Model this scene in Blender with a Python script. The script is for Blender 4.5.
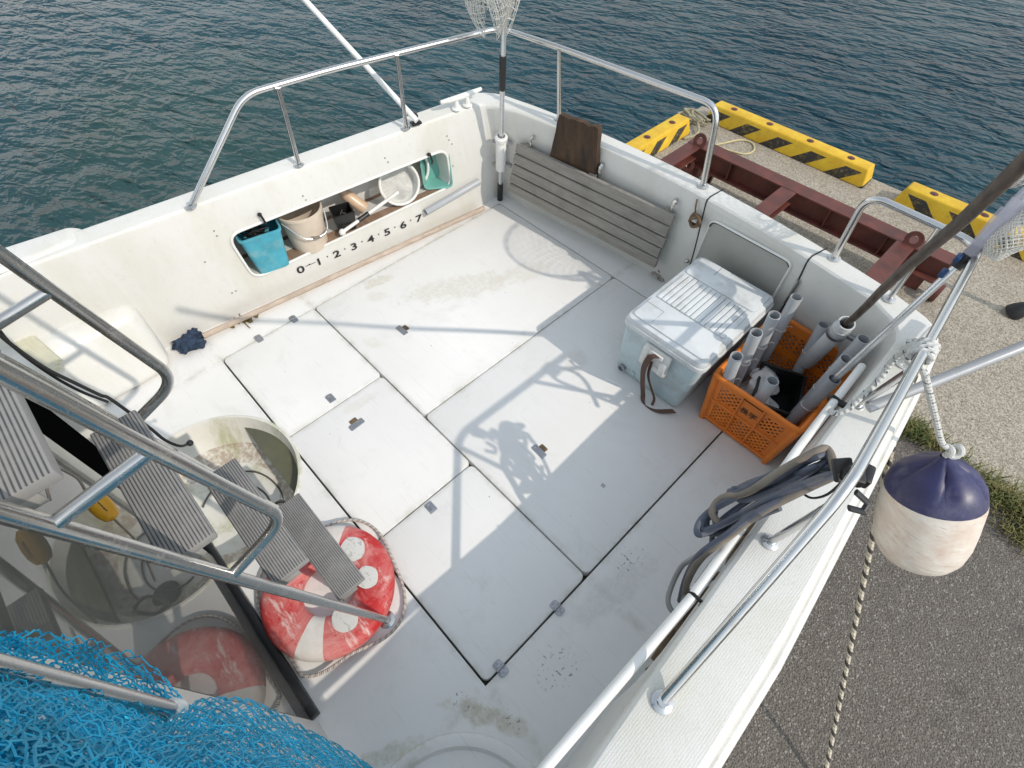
import bpy, bmesh, math, random
from math import sin, cos, pi, radians, sqrt, atan2
from mathutils import Vector, Matrix, noise
random.seed(7)
V = Vector
scene = bpy.context.scene
for _o in list(bpy.data.objects):
    bpy.data.objects.remove(_o)
COL = scene.collection

# ------------------------------------------------------------------ camera
F, YAW, PITCH, ROLL, H = 523.16, radians(45.3844), radians(53.7735), radians(0.9413), 1.9
CAM = V((0, 0, H))
_f = V((-sin(YAW)*cos(PITCH), cos(YAW)*cos(PITCH), -sin(PITCH)))
_r = V((cos(YAW), sin(YAW), 0)); _u = _r.cross(_f)
_R = cos(ROLL)*_r + sin(ROLL)*_u
_U = -sin(ROLL)*_r + cos(ROLL)*_u
cd = bpy.data.cameras.new("camera"); cam = bpy.data.objects.new("camera", cd); COL.objects.link(cam)
cd.sensor_fit = 'HORIZONTAL'; cd.sensor_width = 36.0; cd.lens = F/1024*36.0
cd.clip_start = 0.02; cd.clip_end = 3000
cam.matrix_world = Matrix(((_R.x, _U.x, -_f.x, 0), (_R.y, _U.y, -_f.y, 0), (_R.z, _U.z, -_f.z, H), (0, 0, 0, 1)))
scene.camera = cam

# ------------------------------------------------------------------ sky, sun, exposure
SUN_AZ, SUN_EL = radians(9), radians(40.5)          # azimuth from +X towards +Y
SUN = V((cos(SUN_AZ)*cos(SUN_EL), sin(SUN_AZ)*cos(SUN_EL), sin(SUN_EL)))
w = bpy.data.worlds.new("World"); scene.world = w; w.use_nodes = True
nt = w.node_tree; nt.nodes.clear()
sky = nt.nodes.new('ShaderNodeTexSky'); sky.sky_type = 'NISHITA'; sky.sun_disc = False
sky.sun_elevation = SUN_EL; sky.sun_rotation = pi/2 - SUN_AZ
sky.air_density = 2.8; sky.dust_density = 0.3; sky.ozone_density = 3.0
bg = nt.nodes.new('ShaderNodeBackground'); bg.inputs['Strength'].default_value = 0.15
out = nt.nodes.new('ShaderNodeOutputWorld')
hs = nt.nodes.new('ShaderNodeHueSaturation'); hs.inputs['Saturation'].default_value = .22
nt.links.new(sky.outputs[0], hs.inputs['Color']); tint = nt.nodes.new('ShaderNodeMix'); tint.data_type = 'RGBA'; tint.blend_type = 'MULTIPLY'; tint.inputs[0].default_value = 1.0; tint.inputs[7].default_value = (.92, .975, 1.06, 1)
nt.links.new(hs.outputs[0], tint.inputs[6]); nt.links.new(tint.outputs[2], bg.inputs[0]); nt.links.new(bg.outputs[0], out.inputs[0])
sl = bpy.data.lights.new("sun", 'SUN'); sl.energy = 2.0; sl.angle = radians(0.6); sl.color = (1, .905, .79)
so = bpy.data.objects.new("sun", sl); COL.objects.link(so)
so.rotation_euler = (-SUN).to_track_quat('-Z', 'Y').to_euler()
scene.view_settings.view_transform = 'Standard'; scene.view_settings.look = 'None'
scene.view_settings.exposure = 0.41; scene.view_settings.gamma = 1.0
scene.view_settings.use_curve_mapping = False

# ------------------------------------------------------------------ helpers
def P(px, py, x=None, y=None, z=None):
    """point of the place on a plane x=, y= or z= that lies along a sight line"""
    d = _R*((px-512)/F) + _U*((384-py)/F) + _f
    if x is not None: t = x/d.x
    elif y is not None: t = y/d.y
    else: t = (z-H)/d.z
    return CAM + d*t

WL = {}
def tag(o, label=None, cat=None, group=None, kind=None):
    if label: o['label'] = label
    if cat: o['category'] = cat
    if group: o['group'] = group
    if kind: o['kind'] = kind
    return o
def empty(name, loc, label=None, cat=None, group=None):
    o = bpy.data.objects.new(name, None); COL.objects.link(o); o.location = loc; o.empty_display_size = .05
    WL[o] = V(loc); return tag(o, label, cat, group)

class MB:
    def __init__(s): s.bm = bmesh.new()
    def face(s, pts, mi=0):
        f = s.bm.faces.new([s.bm.verts.new(p) for p in pts]); f.material_index = mi; return f
    def box(s, c, d, M=None, bev=0, seg=2):
        c = V(c); d = V(d); M = M or Matrix.Identity(3)
        t = bmesh.new(); bmesh.ops.create_cube(t, size=1)
        for v in t.verts: v.co = V((v.co.x*d.x, v.co.y*d.y, v.co.z*d.z))
        if bev: bmesh.ops.bevel(t, geom=t.edges[:], offset=bev, segments=seg, profile=.5, affect='EDGES')
        for v in t.verts: v.co = M @ v.co + c
        s.add(t); return s
    def hexa(s, b, t, bev=0, seg=2):
        """box from four bottom and four top points"""
        q = bmesh.new(); vb = [q.verts.new(p) for p in b]; vt = [q.verts.new(p) for p in t]
        q.faces.new(vb[::-1]); q.faces.new(vt)
        for i in range(4): q.faces.new((vb[i], vb[(i+1) % 4], vt[(i+1) % 4], vt[i]))
        bmesh.ops.recalc_face_normals(q, faces=q.faces[:])
        if bev: bmesh.ops.bevel(q, geom=q.edges[:], offset=bev, segments=seg, profile=.5, affect='EDGES')
        s.add(q); return s
    def add(s, t):
        me = bpy.data.meshes.new("t"); t.to_mesh(me); s.bm.from_mesh(me); bpy.data.meshes.remove(me); t.free()
    def tube(s, pts, r, n=8, closed=False, caps=True, flat=1.0, mi=0):
        pts = [V(p) for p in pts]; k = len(pts)
        if k < 2: return s
        rs = r if isinstance(r, (list, tuple)) else [r]*k
        tang = []
        for i in range(k):
            a = pts[i-1] if (i > 0 or closed) else pts[i]; b = pts[(i+1) % k] if (i < k-1 or closed) else pts[i]
            t = b-a
            tang.append(t.normalized() if t.length > 1e-9 else V((0, 0, 1)))
        t0 = tang[0]; nrm = t0.orthogonal().normalized()
        if abs(t0.z) < .95: nrm = (V((0, 0, 1)) - t0*t0.z).normalized()
        rings = []
        for i in range(k):
            t = tang[i]; nrm = (nrm - t*nrm.dot(t))
            nrm = nrm.normalized() if nrm.length > 1e-6 else t.orthogonal().normalized()
            b = t.cross(nrm)
            rings.append([s.bm.verts.new(pts[i] + nrm*(rs[i]*flat*cos(2*pi*j/n)) + b*(rs[i]*sin(2*pi*j/n))) for j in range(n)])
        for i in range(k if closed else k-1):
            A, B = rings[i], rings[(i+1) % k]
            for j in range(n):
                f = s.bm.faces.new((A[j], A[(j+1) % n], B[(j+1) % n], B[j])); f.material_index = mi
        if caps and not closed and n > 2:
            s.bm.faces.new(rings[0][::-1]).material_index = mi; s.bm.faces.new(rings[-1]).material_index = mi
        return s
    def pipe(s, a, b, ro, ri, n=20, inner=.12):
        """hollow round pipe from a to b, open at b"""
        a = V(a); b = V(b); d = (b-a).normalized(); b2 = b - d*min(inner, (b-a).length*.8)
        prof = [(a, .001), (a, ro), (b-d*.001, ro), (b, ro-.0007), (b, ri), (b2, ri), (b2, .001)]
        return s.loft([(p, r) for p, r in prof], d, n)
    def loft(s, prof, d, n=20):
        d = V(d).normalized(); u = d.orthogonal().normalized(); v = d.cross(u); prev = None
        for c, r in prof:
            ring = [s.bm.verts.new(V(c)+u*(r*cos(2*pi*j/n))+v*(r*sin(2*pi*j/n))) for j in range(n)]
            if prev:
                for j in range(n): s.bm.faces.new((prev[j], prev[(j+1) % n], ring[(j+1) % n], ring[j]))
            prev = ring
        return s
    def lathe(s, prof, o, axis=(0, 0, 1), n=28):
        """profile of (radius, height) pairs"""
        o = V(o); a = V(axis).normalized()
        return s.loft([(o + a*h, max(r, .0004)) for r, h in prof], a, n)
    def grid(s, fn, nu, nv):
        vs = [[s.bm.verts.new(fn(i/nu, j/nv)) for j in range(nv+1)] for i in range(nu+1)]
        for i in range(nu):
            for j in range(nv): s.bm.faces.new((vs[i][j], vs[i+1][j], vs[i+1][j+1], vs[i][j+1]))
        return s
    def netting(s, fn, nu, nv, r, n=3, skip=0.0, wob=0.0):
        for i in range(nu+1):
            for j in range(nv+1):
                if (i+j) % 2: continue
                for di, dj in ((1, 1), (1, -1)):
                    a, b = i+di, j+dj
                    if a > nu or b < 0 or b > nv or random.random() < skip: continue
                    p = fn(i/nu, j/nv); q = fn(a/nu, b/nv); m = (p+q)/2
                    if wob: m += V([random.uniform(-wob, wob) for _ in range(3)])
                    s.tube([p, m, q] if wob else [p, q], r, n, caps=False)
        return s
    def ball(s, c, r, sc=(1, 1, 1), sub=2, wob=0, seed=0):
        t = bmesh.new(); bmesh.ops.create_icosphere(t, subdivisions=sub, radius=1)
        for v in t.verts:
            k = 1 + (wob*noise.noise(v.co*2.3+V((seed, seed*.7, 3))) if wob else 0)
            v.co = V((v.co.x*sc[0], v.co.y*sc[1], v.co.z*sc[2]))*(r*k) + V(c)
        s.add(t); return s
    def rrect(s, x0, x1, y0, y1, z0, z1, r=.02, n=5, bev=.003):
        """slab with rounded plan corners and an eased top edge"""
        pts = []
        for cx, cy, a0 in ((x1-r, y1-r, 0), (x0+r, y1-r, 90), (x0+r, y0+r, 180), (x1-r, y0+r, 270)):
            for k in range(n+1):
                a = radians(a0+90*k/n); pts.append((cx+r*cos(a), cy+r*sin(a), cos(a), sin(a)))
        rings = []
        for ins, z in ((0, z0), (0, z1-bev), (bev*.3, z1-bev*.3), (bev, z1)):
            rings.append([s.bm.verts.new((p[0]-p[2]*ins, p[1]-p[3]*ins, z)) for p in pts])
        m = len(pts)
        for A, B in zip(rings, rings[1:]):
            for j in range(m): s.bm.faces.new((A[j], A[(j+1) % m], B[(j+1) % m], B[j]))
        s.bm.faces.new(rings[-1]); s.bm.faces.new(rings[0][::-1])
        return s
    def build(s, name, mats, parent=None, smooth=True, angle=35, raw=False):
        if not raw: bmesh.ops.recalc_face_normals(s.bm, faces=s.bm.faces[:])
        me = bpy.data.meshes.new(name)
        off = V((0, 0, 0))
        if parent is None:
            lo = [min(v.co[i] for v in s.bm.verts) for i in range(3)]; hi = [max(v.co[i] for v in s.bm.verts) for i in range(3)]
            off = V(((lo[0]+hi[0])/2, (lo[1]+hi[1])/2, lo[2]))
            for v in s.bm.verts: v.co -= off
        if smooth:
            for f in s.bm.faces: f.smooth = True
            for e in s.bm.edges:
                if len(e.link_faces) == 2 and e.calc_face_angle(0) > radians(angle): e.smooth = False
        s.bm.to_mesh(me); s.bm.free()
        o = bpy.data.objects.new(name, me); COL.objects.link(o)
        for m in (mats if isinstance(mats, (list, tuple)) else [mats]): me.materials.append(m)
        if parent is None: o.location = off; WL[o] = off.copy()
        else:
            o.parent = parent; o.location = -WL[parent]; WL[o] = V((0, 0, 0))
        return o

def cr(pts, n=6, closed=False):
    """Catmull-Rom through points"""
    pts = [V(p) for p in pts]; k = len(pts); o = []
    for i in range(k if closed else k-1):
        p0 = pts[i-1] if (i > 0 or closed) else pts[0]*2-pts[1]
        p1 = pts[i]; p2 = pts[(i+1) % k]
        p3 = pts[(i+2) % k] if (i+2 < k or closed) else pts[-1]*2-pts[-2]
        for j in range(n):
            t = j/n
            o.append(.5*((2*p1)+(p2-p0)*t+(2*p0-5*p1+4*p2-p3)*t*t+(3*p1-p0-3*p2+p3)*t**3))
    if not closed: o.append(pts[-1])
    return o
def fillet(pts, r, n=6):
    """polyline with its corners rounded to bend radius r"""
    pts = [V(p) for p in pts]; o = [pts[0]]
    for a, b, c in zip(pts, pts[1:], pts[2:]):
        u = (a-b); v = (c-b); l = min(r, u.length*.49, v.length*.49)
        p = b+u.normalized()*l; q = b+v.normalized()*l
        for k in range(n+1):
            t = k/n; o.append(p*(1-t)**2+b*2*t*(1-t)+q*t*t)
    return o+[pts[-1]]
def cut(o, cutter):
    m = o.modifiers.new("cut", 'BOOLEAN'); m.object = cutter; m.operation = 'DIFFERENCE'; m.solver = 'EXACT'
def apply_mods(o):
    dg = bpy.context.evaluated_depsgraph_get(); dg.update()
    me = bpy.data.meshes.new_from_object(o.evaluated_get(dg)); o.modifiers.clear(); o.data = me
def kill(o): bpy.data.objects.remove(o)
def resharpen(o, angle=35):
    bm = bmesh.new(); bm.from_mesh(o.data)
    for f in bm.faces: f.smooth = True
    for e in bm.edges: e.smooth = not (len(e.link_faces) == 2 and e.calc_face_angle(0) > radians(angle))
    bm.to_mesh(o.data); bm.free()
def text(name, s, size, loc, right, up, m, parent, ext=.0006, bold=0.0, sx=1.0):
    c = bpy.data.curves.new(name, 'FONT'); c.body = s; c.size = size; c.align_x = 'CENTER'; c.align_y = 'CENTER'
    c.extrude = ext; c.offset = bold
    t = bpy.data.objects.new(name, c); COL.objects.link(t)
    dg = bpy.context.evaluated_depsgraph_get(); dg.update()
    me = bpy.data.meshes.new_from_object(t.evaluated_get(dg)); bpy.data.objects.remove(t)
    r = V(right).normalized(); u = V(up); u = (u-r*u.dot(r)).normalized(); n = r.cross(u)
    for v in me.vertices: v.co = V(loc) + r*(v.co.x*sx) + u*v.co.y + n*(v.co.z+ext)
    o = bpy.data.objects.new(name, me); COL.objects.link(o); me.materials.clear(); me.materials.append(m)
    o.parent = parent; o.location = -WL[parent]; WL[o] = V((0, 0, 0)); return o

# ------------------------------------------------------------------ materials
class N:
    """small shader-node builder"""
    def __init__(s, name):
        s.m = bpy.data.materials.new(name); s.m.use_nodes = True; s.t = s.m.node_tree
        s.b = s.t.nodes['Principled BSDF']; s.geo = None; s.tc = None
    def new(s, k, **kw):
        n = s.t.nodes.new(k)
        for a, b in kw.items(): setattr(n, a, b)
        return n
    def L(s, a, b): s.t.links.new(a, b); return s
    def val(s, sock, v):
        if hasattr(v, 'is_output'): s.L(v, sock)
        else:
            if isinstance(v, (tuple, list)) and len(v) == 3 and sock.type == 'RGBA': v = (*v, 1)
            sock.default_value = v
    def pos(s):
        if not s.geo: s.geo = s.new('ShaderNodeNewGeometry')
        return s.geo.outputs['Position']
    def obj(s):
        if not s.tc: s.tc = s.new('ShaderNodeTexCoord')
        return s.tc.outputs['Object']
    def mp(s, v, scale=(1, 1, 1), loc=(0, 0, 0), rot=(0, 0, 0)):
        n = s.new('ShaderNodeMapping'); s.L(v, n.inputs[0]); n.inputs['Scale'].default_value = scale
        n.inputs['Location'].default_value = loc; n.inputs['Rotation'].default_value = rot; return n.outputs[0]
    def noise(s, v, scale, detail=4, rough=.6, dist=0):
        n = s.new('ShaderNodeTexNoise'); s.L(v, n.inputs['Vector']); n.inputs['Scale'].default_value = scale
        n.inputs['Detail'].default_value = detail; n.inputs['Roughness'].default_value = rough; n.inputs['Distortion'].default_value = dist
        return n.outputs['Fac']
    def voro(s, v, scale, out='Distance', rnd=1):
        n = s.new('ShaderNodeTexVoronoi'); s.L(v, n.inputs['Vector']); n.inputs['Scale'].default_value = scale
        n.inputs['Randomness'].default_value = rnd; return n.outputs[out]
    def ramp(s, fac, *stops):
        n = s.new('ShaderNodeValToRGB'); s.L(fac, n.inputs[0]); e = n.color_ramp.elements
        while len(e) < len(stops): e.new(.5)
        for k, (p, c) in enumerate(stops):
            e[k].position = p; e[k].color = (c, c, c, 1) if not isinstance(c, tuple) else (*c, 1)
        return n.outputs[0]
    def mix(s, fac, a, b, mode='MIX'):
        n = s.new('ShaderNodeMix', data_type='RGBA', blend_type=mode)
        s.val(n.inputs[0], fac); s.val(n.inputs[6], a); s.val(n.inputs[7], b); return n.outputs[2]
    def math(s, op, a, b=0.0, c=None):
        n = s.new('ShaderNodeMath', operation=op); s.val(n.inputs[0], a); s.val(n.inputs[1], b)
        if c is not None: s.val(n.inputs[2], c)
        return n.outputs[0]
    def sep(s, v):
        n = s.new('ShaderNodeSeparateXYZ'); s.L(v, n.inputs[0]); return n.outputs
    def blob(s, c, r, ang=0, ns=14, amp=.5, lo=.6, hi=1.1, seed=0):
        """ragged-edged patch: 1 inside an ellipse round c with radii r"""
        v = s.pos(); n = s.new('ShaderNodeVectorMath', operation='SUBTRACT'); s.L(v, n.inputs[0]); n.inputs[1].default_value = (c[0], c[1], 0)
        q = s.mp(n.outputs[0], scale=(1, 1, 0), rot=(0, 0, -radians(ang))); q = s.mp(q, scale=(1/r[0], 1/r[1], 0))
        l = s.new('ShaderNodeVectorMath', operation='LENGTH'); s.L(q, l.inputs[0])
        nz = s.noise(s.mp(v, loc=(seed, seed*2, 0)), ns, 5, .65)
        d = s.math('ADD', l.outputs['Value'], s.math('MULTIPLY', s.math('SUBTRACT', nz, .5), amp*4))
        return s.ramp(d, (lo, 1.0), (hi, 0.0))
    def bump(s, h, strength=.3, dist=.002, prev=None):
        n = s.new('ShaderNodeBump'); n.inputs['Strength'].default_value = strength; n.inputs['Distance'].default_value = dist
        s.L(h, n.inputs['Height'])
        if prev is not None: s.L(prev, n.inputs['Normal'])
        return n.outputs[0]
    def done(s, col=None, rough=None, metal=None, nrm=None, **kw):
        if col is not None: s.val(s.b.inputs['Base Color'], col)
        if rough is not None: s.val(s.b.inputs['Roughness'], rough)
        if metal is not None: s.val(s.b.inputs['Metallic'], metal)
        if nrm is not None: s.L(nrm, s.b.inputs['Normal'])
        for k, v in kw.items(): s.val(s.b.inputs[k.replace('_', ' ')], v)
        return s.m

def worn(name, base, rough=.5, metal=0, var=.15, sc=9, fine=120, bump=.15, dirt=None, dirt_amt=.5, dirt_sc=5, bd=.001, **kw):
    """base colour with mottling, a little dirt and a fine surface grain"""
    n = N(name); p = n.obj(); a = n.noise(p, sc, 5); b = n.noise(p, fine, 3)
    dark = tuple(c*(1-var) for c in base); light = tuple(min(1, c*(1+var*.6)) for c in base)
    col = n.mix(n.ramp(a, (.3, 0.0), (.7, 1.0)), dark, light)
    if dirt: col = n.mix(n.math('MULTIPLY', n.ramp(n.noise(n.mp(p, loc=(3, 1, 7)), dirt_sc, 7, .7), (.48, 0.0), (.72, 1.0)), dirt_amt), col, dirt)
    r = n.math('ADD', n.math('MULTIPLY', n.math('SUBTRACT', a, .5), .25), rough)
    return n.done(col, r, metal, n.bump(b, bump, bd), **kw)

def gelcoat(name, base, stain, amt, streak=False):
    n = N(name); p = n.pos()
    col = n.mix(n.ramp(n.noise(p, 2.2, 6), (.35, 0.0), (.7, 1.0)), tuple(c*.95 for c in base), base)
    sp = p if not streak else n.mp(p, scale=(1, 1, .35))
    g = n.math('MULTIPLY', n.ramp(n.noise(sp, 3.1, 8, .68, .4), (.47, 0.0), (.75, 1.0)), amt)
    col = n.mix(g, col, stain)
    f = n.math('MULTIPLY', n.ramp(n.noise(p, 42, 6, .75), (.56, 0.0), (.74, 1.0)), amt*.55)
    col = n.mix(f, col, tuple(c*.72 for c in stain))
    s = n.ramp(n.voro(p, 17), (.02, 1.0), (.035, 0.0))
    s = n.math('MULTIPLY', s, n.ramp(n.noise(p, 3.7, 2), (.55, 0.0), (.6, .8)))
    col = n.mix(s, col, (.12, .11, .1))
    n3 = n.sep(n.geo.outputs['Normal'])[2]; gr = n.math('MULTIPLY', n.voro(p, 170, 'Distance', .25), n.ramp(n3, (.9, 0.0), (.97, 1.0)))
    return n.done(col, .38, 0, n.bump(gr, .35, .003, n.bump(n.noise(p, 160, 3), .06, .001)))

W_WHITE = (.80, .80, .77)
M = {}
M['gel'] = gelcoat('white_gelcoat', (.69, .685, .655), (.52, .50, .38), .50, True)
M['gel_grey'] = gelcoat('grey_paint', (.40, .40, .37), (.28, .27, .23), .5)

def deck_mat():
    n = N('deck_gelcoat'); p = n.pos()
    base = (.79, .785, .77)
    col = n.mix(n.ramp(n.noise(p, 1.7, 7, .62), (.36, 0.0), (.66, 1.0)), (.735, .73, .71), base)
    # traffic grime
    col = n.mix(n.math('MULTIPLY', n.ramp(n.noise(p, 5.5, 9, .72, .5), (.55, 0.0), (.8, 1.0)), .45), col, (.52, .51, .46))
    c3 = n.sep(p); near = None
    fwd = n.math('LESS_THAN', c3[1], .583); aft = n.math('GREATER_THAN', c3[1], .583)
    for ax, vals in ((0, ((-2.012, None), (-1.43, fwd), (-1.125, aft), (-.815, fwd), (-.198, None))), (1, ((.100, None), (.583, None)))):
        for v, on in vals:
            d = n.math('ABSOLUTE', n.math('SUBTRACT', c3[ax], v))
            if on is not None: d = n.math('ADD', d, n.math('SUBTRACT', 1.0, on))
            near = d if near is None else n.math('MINIMUM', near, d)
    sm = n.math('MULTIPLY', n.ramp(near, (.0, 1.0), (.028, 0.0)), n.ramp(n.noise(p, 13, 6, .7), (.42, 0.0), (.66, .75)))
    col = n.mix(sm, col, (.46, .45, .39))
    # thin scratches
    for ang, sd in ((.4, 0), (1.9, 5)):
        sc = n.ramp(n.noise(n.mp(p, scale=(3, 90, 3), rot=(0, 0, ang), loc=(sd, 0, 0)), 1.4, 2), (.655, 0.0), (.69, .35))
        col = n.mix(sc, col, (.6, .6, .58))
    brk = n.ramp(n.noise(n.mp(p, loc=(2, 9, 0)), 45, 6, .75), (.36, .25), (.56, 1.0))
    # worn and dirty patches with outlines of their own
    for c, r, a, cc, st in (
        ((-1.62, 1.22), (.34, .10), 62, (.63, .61, .54), .75), ((-1.47, 1.55), (.16, .07), 70, (.66, .64, .57), .6),
        ((-1.95, .92), (.10, .045), 75, (.60, .57, .48), .7), ((-1.86, .86), (.07, .04), 60, (.66, .64, .56), .6),
        ((-1.62, .66), (.06, .035), 20, (.64, .62, .54), .6), ((-1.37, .42), (.03, .10), -8, (.64, .62, .55), .5),
        ((-.88, 1.28), (.06, .09), 30, (.62, .60, .55), .5), (P(482, 713, z=0), (.12, .035), 33, (.52, .48, .38), .9), (P(392, 752, z=0), (.10, .03), 60, (.56, .53, .43), .8), (P(515, 727, z=0), (.05, .03), 40, (.56, .52, .43), .7),
        ((-.60, -.16), (.06, .03), 30, (.62, .60, .54), .4), ((-.10, .60), (.06, .22), -10, (.58, .57, .55), .5)):
        col = n.mix(n.math('MULTIPLY', n.math('MULTIPLY', n.blob(c, r, a, ns=19, amp=.5, seed=c[0]*7), brk), st), col, cc)
    # dark chips where the paint has gone
    chips = n.ramp(n.noise(p, 78, 4, .6), (.60, 0.0), (.63, 1.0))
    for c, r, sd in ((P(512, 724, z=0), (.045, .035), 1), (P(556, 668, z=0), (.07, .085), 4), (P(630, 560, z=0), (.05, .08), 6), (P(462, 702, z=0), (.05, .03), 2)):
        m = n.math('MULTIPLY', chips, n.blob(c, r, 0, ns=11, amp=.35, lo=.6, hi=1.1, seed=sd))
        col = n.mix(n.math('MULTIPLY', m, .8), col, (.10, .11, .12))
    sp = n.math('MULTIPLY', n.ramp(n.voro(p, 11), (.022, 1.0), (.034, 0.0)), n.ramp(n.noise(p, 2.9, 2), (.5, 0.0), (.55, .8)))
    col = n.mix(sp, col, (.14, .13, .12))
    return n.done(col, n.math('ADD', n.math('MULTIPLY', n.noise(p, 7, 4), .25), .38), 0,
                  n.bump(n.noise(p, 240, 2), .12, .0008, n.bump(n.noise(p, 3, 2), .05, .01)))
M['deck'] = deck_mat()

def steel(name, base=(.62, .62, .61), rough=.16, rust=.25):
    n = N(name); p = n.obj()
    r = n.math('ADD', n.math('MULTIPLY', n.noise(p, 55, 5, .7), .22), rough-.06)
    sp = n.math('MULTIPLY', n.ramp(n.noise(p, 30, 8, .75), (.55, 0.0), (.7, 1.0)), rust)
    col = n.mix(sp, base, (.36, .29, .22))
    r = n.math('ADD', r, n.math('MULTIPLY', sp, .5))
    return n.done(col, r, n.math('SUBTRACT', 1.0, n.math('MULTIPLY', sp, .7)), n.bump(n.noise(p, 90, 4), .05, .001))
M['steel'] = steel('polished_steel')
M['steel_old'] = steel('weathered_steel', (.58, .57, .55), .2, .3)
M['plate'] = steel('zinc_plate', (.37, .38, .405), .38, .35)

def wood_grey(name, a, b, grain=(2, 60, 60), rough=.8, dark=(.05, .045, .04)):
    n = N(name); p = n.pos()
    g = n.noise(n.mp(p, scale=grain), 1.0, 7, .7, .6); g2 = n.noise(p, 6, 4)
    col = n.mix(n.ramp(g, (.3, 0.0), (.7, 1.0)), a, b)
    col = n.mix(n.math('MULTIPLY', n.ramp(g2, (.55, 0.0), (.75, 1.0)), .35), col, dark)
    sp = n.ramp(n.noise(n.mp(p, scale=grain, loc=(4, 2, 1)), 1.7, 3, .6), (.68, 0.0), (.74, .7))
    col = n.mix(sp, col, dark)
    return n.done(col, rough, 0, n.bump(g, .5, .002))
M['slat'] = wood_grey('weathered_grey_slats', (.21, .195, .172), (.36, .338, .305))
M['plank'] = wood_grey('dark_old_plank', (.016, .012, .010), (.10, .055, .028), (30, 30, 4), .85, (.012, .01, .008))
M['brownpole'] = wood_grey('dark_wooden_pole', (.030, .022, .017), (.15, .115, .09), (70, 12, 12), .55)
M['mopwood'] = wood_grey('stained_broom_handle', (.36, .28, .22), (.56, .47, .39), (60, 14, 60), .8, (.2, .14, .1))

def tread_mat():
    n = N('ribbed_grey_plastic_tread'); p = n.obj(); c = n.sep(p)
    wv = n.math('SINE', n.math('MULTIPLY', c[1], 2*pi/.0062))
    g = n.ramp(n.math('ADD', n.math('MULTIPLY', wv, .5), .5), (.10, 0.0), (.42, 1.0)); n.pos(); nx = n.sep(n.geo.outputs['Normal'])[2]; g = n.math('MAXIMUM', g, n.math('LESS_THAN', nx, .7))
    col = n.mix(g, (.075, .075, .078), (.25, .245, .24))
    d = n.noise(p, 20, 6, .7)
    col = n.mix(n.math('MULTIPLY', n.ramp(d, (.45, 0.0), (.7, 1.0)), .4), col, (.34, .33, .31))
    return n.done(col, .62, 0, n.bump(g, .8, .0015))
M['tread'] = tread_mat()
M['tread_end'] = worn('grey_plastic_end', (.30, .295, .28), .6, dirt=(.2, .19, .15))
M['rubber'] = worn('black_rubber', (.018, .018, .019), .55)
M['black'] = worn('black_plastic', (.012, .012, .013), .38)
M['dark'] = worn('dark_gap', (.02, .02, .018), .8)
M['gutter'] = worn('dirty_gutter', (.10, .10, .07), .8, dirt=(.16, .17, .06))
M['pvc'] = worn('grey_pvc', (.40, .42, .44), .35, var=.08, dirt=(.3, .3, .28), dirt_amt=.3)
M['pvc_light'] = worn('pale_pvc', (.58, .60, .61), .35, var=.08, dirt=(.38, .37, .34), dirt_amt=.4)
M['white'] = worn('white_paint', (.78, .78, .76), .35, var=.06, dirt=(.5, .48, .42), dirt_amt=.35)
M['whiteplastic'] = worn('white_plastic', (.76, .76, .73), .4, var=.06, dirt=(.5, .46, .38), dirt_amt=.3)
M['alu'] = worn('grey_painted_pole', (.40, .41, .42), .35, .25, var=.1)
M['silver'] = worn('silver_aluminium', (.62, .64, .66), .28, .75, var=.08)
M['blue'] = worn('sky_blue_plastic', (.055, .33, .43), .5, var=.25, dirt=(.24, .40, .42), dirt_amt=.75, dirt_sc=16)
M['beige'] = worn('beige_plastic', (.62, .53, .43), .45, var=.1, dirt=(.42, .33, .25), dirt_amt=.35)
M['bottle'] = worn('stained_translucent_plastic', (.62, .44, .30), .3, var=.2)
M['green'] = worn('sea_green_plastic', (.14, .40, .34), .35, var=.12, dirt=(.3, .46, .42), dirt_amt=.4)
M['cooler'] = worn('pale_blue_cooler_shell', (.52, .63, .665), .45, var=.12, sc=6, dirt=(.33, .36, .35), dirt_amt=.75, dirt_sc=9)
M['coolerlid'] = worn('grey_white_cooler_lid', (.66, .69, .70), .42, var=.08, sc=6, dirt=(.43, .43, .40), dirt_amt=.8, dirt_sc=11)
M['strap'] = worn('brown_webbing', (.11, .06, .045), .8, var=.25)
M['orange'] = worn('orange_plastic', (.80, .215, .020), .42, var=.14, sc=12, dirt=(.45, .15, .03), dirt_amt=.5)
M['ink'] = worn('black_ink', (.02, .02, .02), .6)
M['navy'] = worn('navy_vinyl', (.026, .026, .095), .42, var=.3, sc=12, dirt=(.13, .13, .20), dirt_amt=.6, dirt_sc=11)
M['darkrag'] = worn('dark_blue_cloth', (.025, .045, .085), .9, var=.4, sc=30, bump=.6, bd=.003)
M['hose'] = worn('slate_blue_hose', (.085, .10, .14), .55, var=.25, dirt=(.2, .18, .15), dirt_amt=.5)
M['hose_tan'] = worn('muddy_hose', (.23, .195, .155), .7, var=.25, sc=20, dirt=(.10, .10, .11), dirt_amt=.6)
M['hose_grey'] = worn('grey_hose', (.30, .30, .29), .6, var=.2)
M['cream'] = worn('cream_hose', (.60, .58, .44), .6, var=.12)
M['cord'] = worn('black_cord', (.016, .016, .018), .7)
M['brownrope'] = worn('old_brown_rope', (.16, .105, .06), .9, var=.4, sc=40, bump=.8, bd=.003)
M['netwhite'] = worn('white_net_twine', (.66, .65, .60), .7)
M['netblue'] = worn('blue_net_twine', (.005, .43, .68), .5, var=.4, sc=16)
M['rubrail'] = worn('white_rub_rail', (.74, .74, .71), .4, dirt=(.5, .42, .33), dirt_amt=.6, dirt_sc=8)
M['rust'] = worn('red_oxide_steel', (.125, .034, .025), .55, var=.45, sc=6, dirt=(.06, .028, .022), dirt_amt=.8, dirt_sc=8)
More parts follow.
